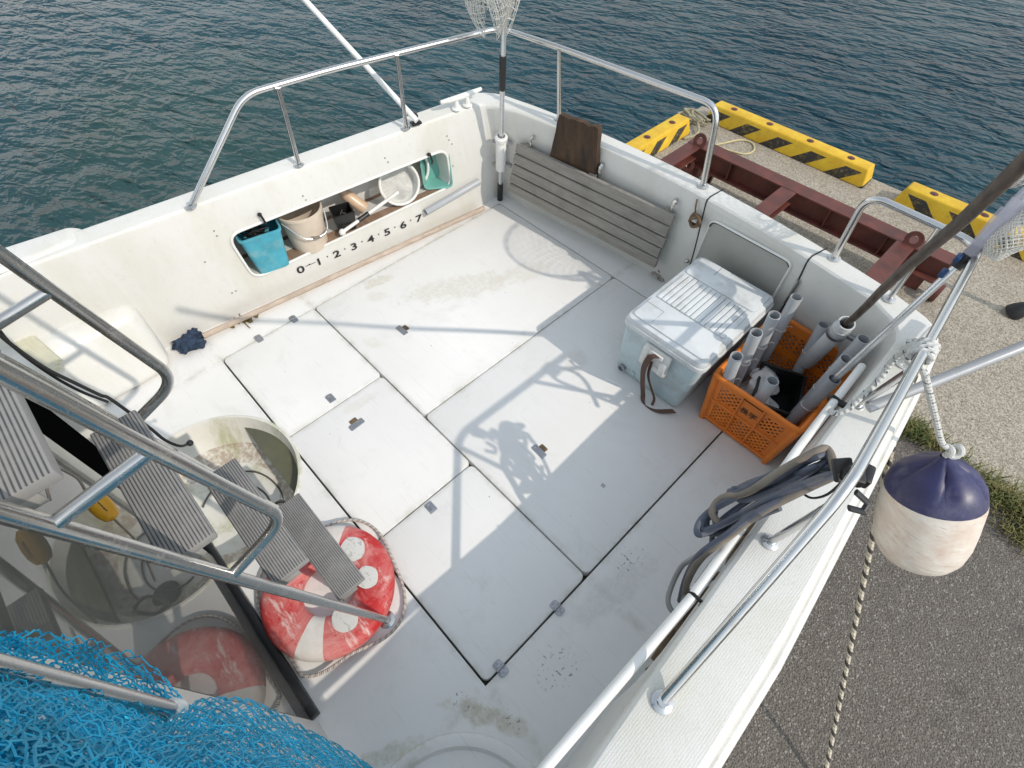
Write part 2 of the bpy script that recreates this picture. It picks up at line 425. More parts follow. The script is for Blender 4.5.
M['leaf'] = worn('brown_seaweed', (.17, .115, .03), .7, var=.5, sc=25)
M['yellowfloat'] = worn('yellow_float', (.80, .40, .02), .35, var=.1)
M['smoke'] = N('bag_film').done((.62, .60, .68), .25, Alpha=.42)
M['whitebag'] = worn('crumpled_white_bag', (.60, .59, .58), .45, var=.2, sc=25)
M['bluetape'] = worn('dark_blue_clip', (.02, .06, .16), .4)

def rope_mat(name, a, b, pitch, k=.5):
    n = N(name); c = n.sep(n.obj()); l = n.new('ShaderNodeUVMap')
    u = n.sep(l.outputs[0])
    s = n.math('FRACT', n.math('ADD', n.math('MULTIPLY', u[0], 1/pitch), u[1]))
    f = n.math('GREATER_THAN', s, k)
    if k > .8: f = n.math('MULTIPLY', f, n.ramp(n.noise(n.obj(), 90, 2), (.42, 0.0), (.52, 1.0)))
    tw = n.math('SINE', n.math('MULTIPLY', n.math('ADD', n.math('MULTIPLY', u[0], 3/pitch), u[1]), 2*pi))
    col = n.mix(f, a, b); col = n.mix(n.math('MULTIPLY', n.noise(n.obj(), 60, 4), .3), col, (.25, .22, .18))
    return n.done(col, .8, 0, n.bump(tw, .7, .002))
def rope(name, pts, r, m, parent=None, n=10):
    """rope tube whose UVs run along its length, for twisted strands"""
    mb = MB(); pts = [V(p) for p in pts]; mb.tube(pts, r, n, caps=True)
    bm = mb.bm; uv = bm.loops.layers.uv.new("UVMap"); d = [0]
    for a, b in zip(pts, pts[1:]): d.append(d[-1]+(b-a).length)
    bm.verts.ensure_lookup_table()
    idx = {v: i for i, v in enumerate(bm.verts)}
    for f in bm.faces:
        js = [idx[l.vert] % n for l in f.loops]; wrap = (0 in js and n-1 in js)
        for l in f.loops:
            i = idx[l.vert]; j = i % n
            l[uv].uv = (d[i//n], (j + (n if wrap and j == 0 else 0))/n)
    return mb.build(name, m, parent)
M['striped'] = rope_mat('black_and_cream_rope', (.60, .54, .43), (.03, .028, .025), .075, .62)
M['flecked'] = rope_mat('white_rope_with_dark_fleck', (.62, .63, .61), (.07, .10, .12), .045, .86)

# ------------------------------------------------------------------ setting: water, quay, asphalt
QZ = -1.35
def water_mat():
    n = N('sea_water'); p = n.pos()
    big = n.noise(p, .09, 3, .5); mid = n.noise(p, .45, 4, .6)
    col = n.mix(n.ramp(n.math('ADD', n.math('MULTIPLY', big, .6), n.math('MULTIPLY', mid, .4)), (.38, 0.0), (.62, 1.0)), (.012, .040, .058), (.030, .076, .094))
    shal = n.blob((-9.0, 2.0), (5, 4), 20, ns=.5, amp=.4, lo=.2, hi=1.3)
    col = n.mix(n.math('MULTIPLY', shal, .55), col, (.038, .075, .062))
    q = n.mp(p, rot=(0, 0, radians(-20)))
    w1 = n.noise(n.mp(q, scale=(1, 2.2, 1)), 1.0, 2, .45, .5)
    w2 = n.noise(n.mp(q, scale=(1, 2.0, 1), rot=(0, 0, .3)), 2.7, 2, .5, .7)
    w3 = n.noise(n.mp(q, scale=(1, 1.5, 1), rot=(0, 0, -.3)), 9, 2, .5, .4)
    b = n.bump(w1, 1.0, .30); b = n.bump(w2, 1.0, .14, b); b = n.bump(w3, 1.0, .026, b)
    return n.done(col, .12, 0, b, IOR=1.33, Specular_IOR_Level=.06)
mb = MB(); mb.face([(-900, -900, -2.5), (900, -900, -2.5), (900, 1500, -2.5), (-900, 1500, -2.5)])
tag(mb.build('water', water_mat(), None, False), kind='structure')

def concrete_mat():
    n = N('exposed_aggregate_concrete'); p = n.pos()
    col = n.mix(n.ramp(n.noise(p, 1.1, 6), (.35, 0.0), (.65, 1.0)), (.33, .285, .215), (.42, .37, .29))
    pe = n.voro(p, 85, 'Color'); g = n.ramp(n.sep(pe)[0], (.15, .0), (.85, 1.0))
    col = n.mix(.55, col, n.mix(g, (.20, .17, .13), (.56, .51, .43)))
    ds = n.ramp(n.noise(p, 46, 3, .6), (.60, 0.0), (.66, 1.0)); col = n.mix(n.math('MULTIPLY', ds, .75), col, (.10, .085, .07))
    st = n.ramp(n.noise(p, 2.2, 7, .7), (.58, 0.0), (.75, .55)); col = n.mix(st, col, (.22, .20, .165))
    ck = n.ramp(n.voro(n.mp(p, loc=(.3, .2, 0)), .55, 'Distance'), (.0, 1.0), (.004, 0.0)); col = n.mix(ck, col, (.08, .07, .06))
    return n.done(col, .9, 0, n.bump(n.voro(p, 70), .6, .006, n.bump(n.noise(p, 30, 4), .5, .006)))
def asphalt_mat():
    n = N('old_asphalt'); p = n.pos()
    col = n.mix(n.ramp(n.noise(p, .9, 6), (.35, 0.0), (.65, 1.0)), (.112, .098, .084), (.148, .131, .113))
    pe = n.sep(n.voro(p, 185, 'Color'))[0]
    col = n.mix(.6, col, n.mix(n.ramp(pe, (.2, 0.0), (.95, 1.0)), (.056, .048, .041), (.21, .19, .165)))
    pl = n.ramp(n.sep(n.voro(p, 120, 'Color'))[1], (.93, 0.0), (.96, 1.0)); col = n.mix(n.math('MULTIPLY', pl, .55), col, (.38, .36, .33))
    st = n.ramp(n.noise(p, 2.6, 6, .65), (.60, 0.0), (.75, .6)); col = n.mix(st, col, (.035, .033, .031))
    return n.done(col, .9, 0, n.bump(n.voro(p, 95), .9, .007, n.bump(n.noise(p, 9, 3), .3, .01)))
QX, QY, JY = -3.2, 6.48, 3.43
mb = MB(); mb.box(((QX+90)/2, (QY-90)/2, QZ-2.5), (90-QX, QY+90, 5.0), bev=.02, seg=2)
tag(mb.build('quay', concrete_mat()), kind='structure')
mb = MB()
edge = [(QX+.6+i*.18, JY + .05*noise.noise(V((i*.31, 1.7, 0))), QZ+.005) for i in range(int((60-QX)/.18))]
for p, q in zip(edge, edge[1:]): mb.face([(p[0], -60, QZ+.005), (q[0], -60, QZ+.005), q, p])
bmesh.ops.remove_doubles(mb.bm, verts=mb.bm.verts[:], dist=.0005)
tag(mb.build('asphalt', asphalt_mat(), None, False), kind='structure')

# ------------------------------------------------------------------ the boat
boat = empty('fishing_boat', (-1.0, .6, -.75), 'white fishing boat with a wide open cockpit, chocked up on the concrete quay', 'boat')
GZ = .60
def trans_in(x): return 1.935-.098*((x+1.0)/1.0)**2
# plan stations: inner top edge, outer top edge, aft lean of the inner face at deck level
st = []
for y in (-2.4, -1.2, -.6, -.2, .1, .4, .7, 1.0, 1.3, 1.5, 1.66):
    x = -2.235+.107*(y-.16); st.append((V((x, y, 0)), V((x-.118, y, 0)), V((0, 0, 0))))
CORN = [V((-2.074, 1.80, 0)), V((-2.080, 1.875, 0)), V((-2.066, 1.925, 0)), V((-2.02, 1.94, 0)), V((-1.95, 1.945, 0))]
for k in range(1, 6):
    a = radians(180-90*k/6); c = V((-1.965, 1.72, 0)); st.append((c+V((.10*cos(a), .10*sin(a), 0)), V((-1.98, 1.74, 0))+V((.215*cos(a), .20*sin(a), 0)), CORN[k-1]-(c+V((.10*cos(a), .10*sin(a), 0)))))
for i in range(17):
    x = -1.86+i*(1.80)/16; yo = 2.035-.11*((x+1.0)/1.1)**2
    st.append((V((x, trans_in(x), 0)), V((x, yo, 0)), V((0, .085, 0))))
for k in range(1, 6):
    a = radians(90-90*k/6); c = V((-.055, 1.69, 0)); st.append((c+V((.125*cos(a), .14*sin(a), 0)), V((.03, 1.80, 0))+V((.145*cos(a), .12*sin(a), 0)), V((0, .08*(1-k/6), 0))))
for y, xi, xo in ((1.6, .070, .196), (1.4, .075, .219), (1.2, .079, .241), (.92, .086, .264), (.6, .096, .290), (.3, .107, .297), (0, .122, .301), (-.5, .128, .304), (-1.2, .12, .29), (-2.4, .05, .22)):
    st.append((V((xi, y, 0)), V((xo, y, 0)), V((0, 0, 0))))
def gz_at(p): return GZ-.04*max(0, min(1, (1.62-p.y)/.4)) if p.x > -.02 else GZ
def sweep(stations, name, pocket=None):
    mb = MB(); rings = []
    for a, b, lean in stations:
        n_ = (b-a).normalized(); g = gz_at(a)
        prof = [(a+lean, -.12), (a+lean, .0), (a+lean*.95, .03)]
        if pocket:
            d, z1 = pocket(a.y); prof += [(a, .10), (a+n_*d, .10), (a+n_*d, z1), (a, z1)]
        else: prof += [(a+lean*.5, .30)]
        prof += [(a, g-.022), (a+n_*.003, g-.010), (a+n_*.010, g-.003), (a+n_*.022, g),
            (b-n_*.022, g+.004), (b-n_*.008, g-.002), (b-n_*.002, g-.012), (b, g-.03), (b, g-.045), (b-n_*.004, g-.048), (b+n_*.03, g-.14), (b+n_*.05, .2), (b+n_*.02, -.12)]
        rings.append([mb.bm.verts.new(V((p.x, p.y, z))) for p, z in prof])
    for A, B in zip(rings, rings[1:]):
        m = len(A)
        for k in range(m): mb.bm.faces.new((A[k], A[(k+1) % m], B[(k+1) % m], B[k]))
    mb.bm.faces.new(rings[0]); mb.bm.faces.new(rings[-1][::-1])
    return mb.build(name, M['gel'], boat, angle=24)
nR = 10; st_main = st[:-nR+1]; st_R = st[-nR:]
# finer stations along the starboard side so that the pocket can have a curved rim
fine = []
ys = [1.6, 1.4, 1.26, 1.235, 1.21, 1.17, 1.1, .95, .8, .65, .52, .44, .40, .37, .35, .335, .2, 0, -.5, -1.2, -2.4]
for y in ys:
    for (a0, b0, l0), (a1, b1, l1) in zip(st_R, st_R[1:]):
        if a0.y >= y >= a1.y:
            t = (a0.y-y)/(a0.y-a1.y); fine.append((a0.lerp(a1, t), b0.lerp(b1, t), V((0, 0, 0)))); break
def pocket(y):
    if y >= 1.26 or y <= .336: return .0006, .13
    e = min((y-.336)/.16, (1.26-y)/.10, 1.0)
    return .105, .13+.335*sqrt(max(0, 1-(1-e)**2))
bul = sweep(st_main, 'bulwark'); sweep(fine, 'bulwark', pocket)

def prism_yz(pts, x0, x1):
    b = MB(); A = [b.bm.verts.new((x0(p[0]) if callable(x0) else x0, p[0], p[1])) for p in pts]; B = [b.bm.verts.new((x1(p[0]) if callable(x1) else x1, p[0], p[1])) for p in pts]
    m = len(pts); b.bm.faces.new(A); b.bm.faces.new(B[::-1])
    for j in range(m): b.bm.faces.new((A[j], B[j], B[(j+1) % m], A[(j+1) % m]))
    return b
def rquad(c4, r, n=5):
    """rounded 2-D quad"""
    o = []; c4 = [V((*c, 0)) for c in c4]
    for i in range(4):
        a, b, c = c4[i-1], c4[i], c4[(i+1) % 4]
        p = b+(a-b).normalized()*r; q = b+(c-b).normalized()*r
        for k in range(n+1):
            t = k/n; v = p*(1-t)**2+b*2*t*(1-t)+q*t*t; o.append((v.x, v.y))
    return o
def wallL(y): return -2.235+.107*(y-.16)
LOCK = rquad([(.43, .165), (1.56, .220), (1.55, .435), (.41, .425)], .06)
c1 = prism_yz(LOCK, lambda y: wallL(y)-.20, lambda y: wallL(y)+.10).build('cut', M['gel'], boat)
c1b = MB().box((-2.24, 1.0, .33), (.20, 1.14, .27), Matrix.Rotation(-.107, 3, 'Z')).build('cut', M['gel'], boat)
cut(bul, c1); apply_mods(bul)
for c in (c1, c1b): kill(c)
resharpen(bul, 24)
def wl_box(mb_, y0, y1, d0, d1, z0, z1, z0b=None, z1b=None):
    z0b = z0 if z0b is None else z0b; z1b = z1 if z1b is None else z1b
    f = lambda y, d, z: V((wallL(y)-d, y, z))
    mb_.hexa([f(y0, d0, z0), f(y1, d0, z0b), f(y1, d1, z0b), f(y0, d1, z0)], [f(y0, d0, z1), f(y1, d0, z1b), f(y1, d1, z1b), f(y0, d1, z1)])
mb = MB(); wl_box(mb, .37, 1.60, .200, .21, .12, .47); wl_box(mb, .37, 1.60, .012, .205, .445, .46); wl_box(mb, .37, .40, .012, .205, .12, .46); wl_box(mb, 1.575, 1.60, .012, .205, .12, .46)
mb.build('locker_liner', M['gel'], boat)

# hull below
mb = MB(); hr = []
for a, b, lean in st:
    n_ = (b-a).normalized(); q = [(b+n_*.018, -.05), (b-n_*.02, -.4), (b-n_*.15, -.70), (V((-1.0, b.y*.92, 0)), -.86)]
    hr.append([mb.bm.verts.new((p.x, p.y, z)) for p, z in q])
for A, B in zip(hr, hr[1:]):
    for j in range(3): mb.bm.faces.new((A[j], A[j+1], B[j+1], B[j]))
mb.build('hull', M['gel'], boat)
# rub rail
mb = MB(); mb.tube([V((b.x, b.y, gz_at(a)-.062))+(b-a).normalized()*.012 for a, b, l in st], .017, 8)
mb.build('rub_rail', M['rubrail'], boat)

# deck with the hatch bay and the round well cut out
WC, WR = V((-1.43, -.23, 0)), .335
HX = (-2.012, -1.43, -1.125, -.815, -.198); HY = (.100, .583, 1.97)
mb = MB(); pts = [(s[0].x+s[2].x, s[0].y+s[2].y) for s in st]
A = [mb.bm.verts.new((*p, -.05)) for p in pts]; B = [mb.bm.verts.new((*p, 0)) for p in pts]
mb.bm.faces.new(A[::-1]); mb.bm.faces.new(B)
for j in range(len(pts)): mb.bm.faces.new((A[j], A[(j+1) % len(pts)], B[(j+1) % len(pts)], B[j]))
deck = mb.build('deck', M['deck'], boat)
cs = [MB().box(((HX[0]+HX[4])/2, (HY[0]+HY[1])/2, 0), (HX[4]-HX[0]+.008, HY[1]-HY[0]+.008, .2)).build('cut', M['deck'], boat),
      MB().box(((HX[0]+HX[4])/2, (HY[1]+1.86)/2, 0), (HX[4]-HX[0]+.0078, 1.86-HY[1], .21)).build('cut', M['deck'], boat),
      MB().lathe([(.001, -.2), (WR, -.2), (WR, .2), (.001, .2)], WC, n=64).build('cut', M['deck'], boat)]
for c in cs: cut(deck, c)
apply_mods(deck)
for c in cs: kill(c)
resharpen(deck)
MB().box((-1.1, 1.0, -.06), (1.9, 2.0, .02)).build('gutter', M['gutter'], boat, False)

def ladder_metal(): return M['plate']
hatches = {}
def hatch(key, x0, x1, y0, y1):
    g = .0028
    h = MB().rrect(x0+g, x1-g, y0+g, y1-g, -.04, .004, .022, 5, .004).build('hatch', M['deck'], boat); hatches[key] = h; return h
hatch('fl', HX[0], HX[1], HY[0], HY[1]); hatch('fm', HX[1], HX[3], HY[0], HY[1]); hatch('fr', HX[3], HX[4], HY[0], HY[1])
hatch('al', HX[0], HX[2], HY[1], 1.855); hatch('ar', HX[2], HX[4], HY[1], 1.855)
def hinge(c, ang, parent):
    R_ = Matrix.Rotation(ang, 3, 'Z'); b = MB()
    for s in (-1, 1):
        t = MB().rrect(-.016, .016, -.0255 if s < 0 else .0015, -.0015 if s < 0 else .0255, .004, .0065, .009, 4, .001)
        for v in t.bm.verts: v.co = R_ @ v.co + V((c[0], c[1], 0))
        b.add(t.bm)
        for q in ((-.008, .008), (.008, .008), (0, .018)):
            p = R_ @ V((q[0], q[1]*s, 0)) + V((c[0], c[1], 0)); b.lathe([(.0005, .0065), (.0038, .0065), (.003, .0085), (.0005, .009)], p, n=10)
    e = R_ @ V((.016, 0, 0)); b.tube([V((c[0], c[1], .007))-e, V((c[0], c[1], .007))+e], .0038, 8)
    return b.build('hinge', M['plate'], parent)
hinge((HX[0], .285), pi/2, hatches['fl']); hinge((HX[0], .47), pi/2, hatches['fl'])
hinge((HX[4], .165), pi/2, hatches['fr']); hinge((HX[4], .43), pi/2, hatches['fr'])
def pull(c, ang, parent):
    """flush finger pull: bright plate beside a rusty slot"""
    R_ = Matrix.Rotation(ang, 3, 'Z'); b = MB(); t = MB().rrect(-.034, .034, -.014, .014, .004, .0075, .006, 4, .001)
    for v in t.bm.verts: v.co = R_ @ v.co + V((c[0], c[1], 0))
    b.add(t.bm)
    for s in (-1, 1): b.lathe([(.0005, .0075), (.0045, .0075), (.0005, .0095)], R_ @ V((.025*s, 0, 0)) + V((c[0], c[1], 0)), n=10)
    o = b.build('finger_pull', M['plate'], parent)
    b = MB(); t = MB().rrect(-.017, .017, .0145, .0345, .0045, .007, .004, 3, .001)
    for v in t.bm.verts: v.co = R_ @ v.co + V((c[0], c[1], 0))
    b.add(t.bm); b.build('slot', M['brownrope'], parent); return o
pp = P(357, 425, z=0); pull((pp.x, pp.y), radians(92), hatches['fm'])
pp = P(402, 331, z=0); pull((pp.x, pp.y), radians(2), hatches['al'])
pp = P(539, 452, z=0); pull((pp.x, pp.y), radians(-3), hatches['ar'])
def catch(px, py, parent):
    c = P(px, py, z=0); b = MB().rrect(c.x-.022, c.x+.022, c.y-.016, c.y+.016, .004, .007, .003, 2, .001)
    b.lathe([(.0005, .007), (.008, .007), (.007, .012), (.0005, .013)], (c.x+.006, c.y, 0), n=14)
    b.box((c.x-.016, c.y, .009), (.008, .022, .005), bev=.001)
    b.build('catch', M['plate'], parent)
catch(331, 399, hatches['fl']); catch(431, 508, hatches['fr'])
c = P(603, 486, z=0); MB().rrect(c.x-.008, c.x+.008, c.y-.007, c.y+.007, .004, .006, .002, 2, .0005).build('drain_plug', M['plate'], hatches['ar'])

# round well
def well_mat():
    n = N('algae_stained_well'); p = n.pos(); c = n.sep(p)
    col = n.mix(n.ramp(n.noise(p, 4, 6), (.35, 0.0), (.65, 1.0)), (.62, .60, .52), (.74, .73, .68))
    gm = n.ramp(n.noise(n.mp(p, scale=(1, 1, .25)), 7, 7, .7, .5), (.50, 0.0), (.70, .8))
    gx = n.ramp(c[0], (.0, 1.0), (1.0, 1.0)); col = n.mix(gm, col, (.34, .35, .17))
    ring = n.math('MULTIPLY', n.ramp(c[2], (0.0, 0.0), (1.0, 1.0)), 1.0)
    d = n.math('ABSOLUTE', n.math('ADD', c[2], .142)); rg = n.math('LESS_THAN', d, .022)
    col = n.mix(n.math('MULTIPLY', rg, n.ramp(n.noise(p, 40, 5, .7), (.38, 0.0), (.55, .8))), col, (.34, .26, .19))
    return n.done(col, .5, 0, n.bump(n.noise(p, 60, 4), .1, .001))
mb = MB(); mb.lathe([(WR+.012, .0005), (WR+.006, .006), (WR-.002, .006), (WR-.006, -.004), (WR-.025, -.07), (WR-.06, -.13), (WR-.10, -.158), (WR-.15, -.168), (.001, -.170)], WC, n=72)
well = mb.build('round_well', well_mat(), boat)
c = WC+V((.17, .10, -.166)); MB().lathe([(.001, .001), (.045, .001), (.05, .008), (.03, .014), (.001, .012)], c, n=20).build('well_drain', M['black'], well)
# moulded round lip at the near corner
LC = P(458, 866, z=0)
mb = MB(); mb.lathe([(.30, .001), (.296, .012), (.285, .016), (.265, .014), (.255, .004), (.001, .003)], LC, n=64); mb.build('round_lip', M['deck'], boat)
# moulded seat box forward on the side
mb = MB(); mb.hexa([(-2.5, -1.0, .001), (-2.06, -1.0, .001), (-2.10, -.07, .001), (-2.5, -.05, .001)], [(-2.5, -1.0, .33), (-2.17, -1.0, .33), (-2.215, -.05, .30), (-2.5, -.03, .30)], .055, 7)
mb.build('side_box', M['gel'], boat)
mb = MB(); mb.hexa([(-2.62, -1.6, GZ-.02), (-2.30, -1.6, GZ-.02), (-2.29, -.02, GZ-.02), (-2.41, -.02, GZ-.02)], [(-2.62, -1.6, GZ+.022), (-2.31, -1.6, GZ+.022), (-2.30, -.09, GZ+.012), (-2.40, -.06, GZ+.012)], .018, 4)
mb.build('coaming_step', M['gel'], boat)

# locker rim and floor
def on_wall(y, z, o=.004): return V((wallL(y)+o, y, z))
mb = MB(); mb.tube([on_wall(y, z) for y, z in LOCK], .0065, 8, closed=True); mb.build('locker_rim', M['whiteplastic'], boat)
mb = MB(); mb.hexa([on_wall(.395, .130, -.20), on_wall(1.58, .180, -.20), on_wall(1.58, .180, -.006), on_wall(.395, .130, -.006)],
                   [on_wall(.395, .160, -.20), on_wall(1.58, .216, -.20), on_wall(1.58, .222, -.006), on_wall(.395, .166, -.006)])
mb.build('locker_floor', wood_grey('rust_stained_board', (.20, .12, .075), (.34, .24, .17), (3, 30, 30)), boat)
# measuring scale
for k in range(8):
    y = .645+k*.0985; text('scale_number', str(k), .056, on_wall(y, .105, .0035), (.107, 1, 0), (0, 0, 1), M['ink'], boat, bold=.0009, sx=1.45)
for k in range(7):
    y = .645+k*.0985+.049; MB().box(on_wall(y, .115, .003), (.002, .006, .006)).build('scale_tick', M['ink'], boat, False)
MB().box(on_wall(.70, .112, .003), (.0018, .055, .0018), Matrix.Rotation(-.107, 3, 'Z')).build('scale_tick', M['ink'], boat, False)
# small clips above the locker
for px, py in ((262, 217), (420, 149)):
    q = P(px, py, x=-2.16); q = on_wall(q.y, q.z, .0); b = MB()
    b.tube([q, q+V((.022, 0, .004)), q+V((.030, .003, -.03)), q+V((.022, .004, -.045))], .0055, 6); b.ball(q+V((.012, 0, .002)), .011, sub=1)
    b.build('clip', M['black'], boat)

for px, py in ((214, 231), (217, 236), (303, 196), (306, 200), (385, 158), (388, 162), (447, 136), (449, 140), (452, 144), (453, 166), (205, 262), (330, 330), (232, 293), (236, 291)):
    q = P(px, py, x=-2.15)
    for _ in range(4): q = P(px, py, x=wallL(q.y)+.001)
    MB().lathe([(.0005, 0), (.0042, 0), (.003, .002), (.0005, .0024)], q, (1, 0, 0), 8).build('screw', M['plate'], boat)

# transom: face is the lean plane
def tface(x, z): return V((x, trans_in(x)+.085*(1-min(1, max(0, z/.58))), z))
def tproj(px, py, off=0.0):
    p = P(px, py, y=1.93)
    for _ in range(8): p = P(px, py, y=tface(p.x, p.z).y-off)
    return p
# door outline seams and recessed panel
mb = MB()
for q in (((703, 199), (712, 183+22), (699, 240), (690, 263), (682, 285)), ((806, 262), (800, 280), (786, 304), (772, 325))):
    pass
sl_ = [tproj(706, 203, .001), tproj(699, 232, .001), tproj(691, 262, .001), tproj(680, 292, .001)]
sr_ = [tproj(806, 264, .001), tproj(795, 287, .001), tproj(780, 312, .001), tproj(766, 333, .001)]
xl, xr = sl_[0].x, sr_[0].x
def seam(side, x, dx):
    q = [V((x+dx, trans_in(x)+.10, GZ+.0035)), V((x+.002, trans_in(x)+.02, GZ+.001)), V((x, trans_in(x)+.002, GZ-.008))]+cr(side, 4)
    return q
mb.tube(seam(sl_, xl, .012), .0032, 6); sm_ = mb
def skin(u, v):
    p = sl_[0].lerp(sl_[3], v).lerp(sr_[0].lerp(sr_[3], v), u); z = p.z-.012*(1-v); f = tface(p.x, z); return V((p.x, f.y-.0012, z))
door = MB().grid(skin, 20, 8).build('transom_door', M['gel'], boat, angle=60)
sm_.build('seam', M['dark'], door); mb = MB(); mb.tube(seam(sr_, xr, .02), .0032, 6); mb.build('seam', M['dark'], door)
corn = [tproj(*q, .003) for q in ((694, 262), (712, 219), (793, 263), (770, 303))]
ctr = sum(corn, V())/4
def inset(k, off):
    o = []
    for i in range(4):
        a, b, c_ = corn[i-1], corn[i], corn[(i+1) % 4]; r = .035
        p = b+(a-b).normalized()*r; q = b+(c_-b).normalized()*r
        for j in range(6):
            t = j/5; v = p*(1-t)**2+b*2*t*(1-t)+q*t*t; o.append(ctr+(v-ctr)*k+V((0, off, 0)))
    return o
mb = MB(); mb.bm.faces.new([mb.bm.verts.new(p) for p in inset(.985, -.001)])
mb.build('door_panel', M['gel_grey'], door, False)
mb = MB(); mb.tube(inset(1.0, -.002), .0055, 8, closed=True); mb.build('panel_rim', M['whiteplastic'], door)
mb = MB(); dk = inset(.975, -.004); mb.tube([p+V((0, -.001, 0)) for p in dk[6:17]], .0032, 6); mb.build('panel_seal', M['black'], door)
a, b = tproj(797, 284, .006), tproj(788, 299, .006); mb = MB(); mb.tube([a+(b-a)*-.25, b+(b-a)*.25], .008, 8); mb.build('hinge', M['steel_old'], door)
q = tproj(687, 261, .004); mb = MB(); mb.ball(q, .012, sub=2); mb.build('door_knob', M['steel_old'], door)

# steel fittings
def flange(mb_, c, r=.024, n=(0, 0, 1)): mb_.lathe([(.001, 0), (r, 0), (r, .003), (r*.75, .006), (r*.55, .007), (r*.5, .014), (.001, .014)], c, n, 22)
TR = .0125
def rail(path, posts, r=TR, bend=.07):
    b = MB(); b.tube(fillet(path, bend, 7), r, 14); flange(b, path[0]); flange(b, path[-1]); h = b.build('handrail', M['steel'], boat)
    for lo, hi in posts:
        b = MB(); b.tube([lo, hi], r*.8, 12); flange(b, lo, .022); b.build('stanchion', M['steel'], h)
    return h
G = GZ+.004; RZ = .915
def L_(y, x): return V((x, y, RZ))
rail([P(191, 206, z=G), P(243, 95, z=RZ), P(330, 70, z=RZ), P(500, 28, z=RZ), P(560, 48, z=RZ), P(719, 106, z=RZ), P(703, 186, z=G)],
     [(P(299, 165, z=G), P(278, 88, z=RZ)), (P(406, 128, z=G), P(397, 55, z=RZ)), (P(559, 119, z=G), P(559, 49, z=RZ))])
GR = .564
rail([P(834, 258, z=G), P(868, 194, z=.89), P(981, 246, z=.89), P(940, 322, z=.905), P(848, 487, z=.95), P(662, 702, z=GR)],
     [(P(889, 299, z=G), P(940, 228, z=.89)), (P(858, 405, z=GR+.01), P(908, 372, z=.918)), (P(770, 542, z=GR), P(848, 487, z=.95).lerp(P(662, 702, z=GR), .075))])
def cleat(c, d, L=.2):
    d = V(d).normalized(); b = MB(); pz = V((0, 0, 1))
    b.tube([c-d*L*.5+pz*.056, c-d*L*.3+pz*.052, c+pz*.05, c+d*L*.3+pz*.052, c+d*L*.5+pz*.056], [.008, .0125, .014, .0125, .008], 12)
    for s in (-1, 1):
        q = c+d*(.032*s); b.tube([q, q+pz*.05], [.014, .010], 10); b.lathe([(.001, 0), (.026, 0), (.024, .006), (.012, .010), (.001, .010)], q, n=16)
    return b.build('cleat', M['whiteplastic'], boat)
cleat(P(462, 107, z=G), (.12, 1, 0), .24); 
cleat(P(908, 358, z=G), (-.03, 1, 0), .22)

# corner rod holder
CP = V((-1.955, 1.79, 0))
hb, ht = P(501, 166, y=1.79), P(501, 126, y=1.79)
# base of the net pole sits in the corner at deck level
PB = P(500, 199, z=.005); PT = P(505, -40, y=PB.y-.19)
def pole_at(z): return PB + (PT-PB)*((z-PB.z)/(PT.z-PB.z))
mb = MB(); a, b_ = pole_at(.24), pole_at(.46); mb.pipe(a, b_, .028, .021, 20, .2); mb.lathe([(.028, 0), (.034, .002), (.034, .02), (.028, .022)], a+(b_-a)*.88, b_-a, 20)
hold = mb.build('rod_holder', M['white'], boat)
for t in (.1, .8):
    c = a+(b_-a)*t; b = MB(); b.box(c+V((-.0, .01, 0)), (.105, .012, .020), Matrix.Rotation(.6, 3, 'Z'), .004)
    for s in (-1, 1): b.lathe([(.001, 0), (.007, 0), (.006, .004), (.001, .005)], c+Matrix.Rotation(.6, 3, 'Z') @ V((.044*s, .003, 0)), Matrix.Rotation(.6, 3, 'Z') @ V((0, -1, 0)), 10)
    b.build('bracket', M['plate'], hold)
# white pipe clipped under the starboard gunwale edge
mb = MB(); mb.tube([V((.058, -.3, .525)), P(545, 768, z=.525), P(690, 600, z=.525), P(800, 446, z=.525), P(862, 366, z=.525)], .0128, 16)
wp = mb.build('side_pipe', M['white'], boat)
for px, py in ((694, 598), (833, 400)):
    c = P(px, py, z=.525); b = MB(); b.tube([c+V((-.012, 0, -.012)), c+V((-.0155, 0, .003)), c+V((-.006, 0, .016)), c+V((.009, 0, .014)), c+V((.042, .002, .004))], .006, 6, flat=.5); b.box(c+V((.032, 0, .006)), (.03, .022, .014), bev=.003)
    b.build('pipe_clip', M['black'], wp)

# cabin bulkhead with tinted door
BY = -.335
glass = N('smoked_glass').done((.115, .118, .108), .02, 0, IOR=1.45, Specular_IOR_Level=.42)
mb = MB(); mb.box((-1.475, BY-.03, .6), (.05, .06, 1.36), bev=.006); mb.box((-1.488, BY-.70, .6), (.024, 1.29, 1.36), bev=.004); mb.box((-.19, BY-.03, .6), (.58, .06, 1.36), bev=.006); mb.box((-.965, BY-.03, 1.36), (1.07, .062, .18), bev=.006)
bk = mb.build('cabin_bulkhead', M['gel'], boat)
mxx = P(75, 462, y=BY).x
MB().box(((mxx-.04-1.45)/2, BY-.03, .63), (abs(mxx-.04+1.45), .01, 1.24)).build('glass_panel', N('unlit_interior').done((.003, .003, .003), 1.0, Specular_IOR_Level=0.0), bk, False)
MB().box(((mxx+.03-.49)/2, BY-.012, .63), (abs(mxx+.03+.49), .008, 1.24)).build('glass_panel', glass, bk, False)
MB().box((mxx, BY-.014, .65), (.06, .03, 1.26), bev=.004).build('door_mullion', worn('beige_frame', (.46, .44, .38), .5), bk)
mb = MB(); mb.box((-.985, BY+.001, .018), (.99, .034, .034), bev=.003); 
mb.build('door_frame', M['black'], bk)

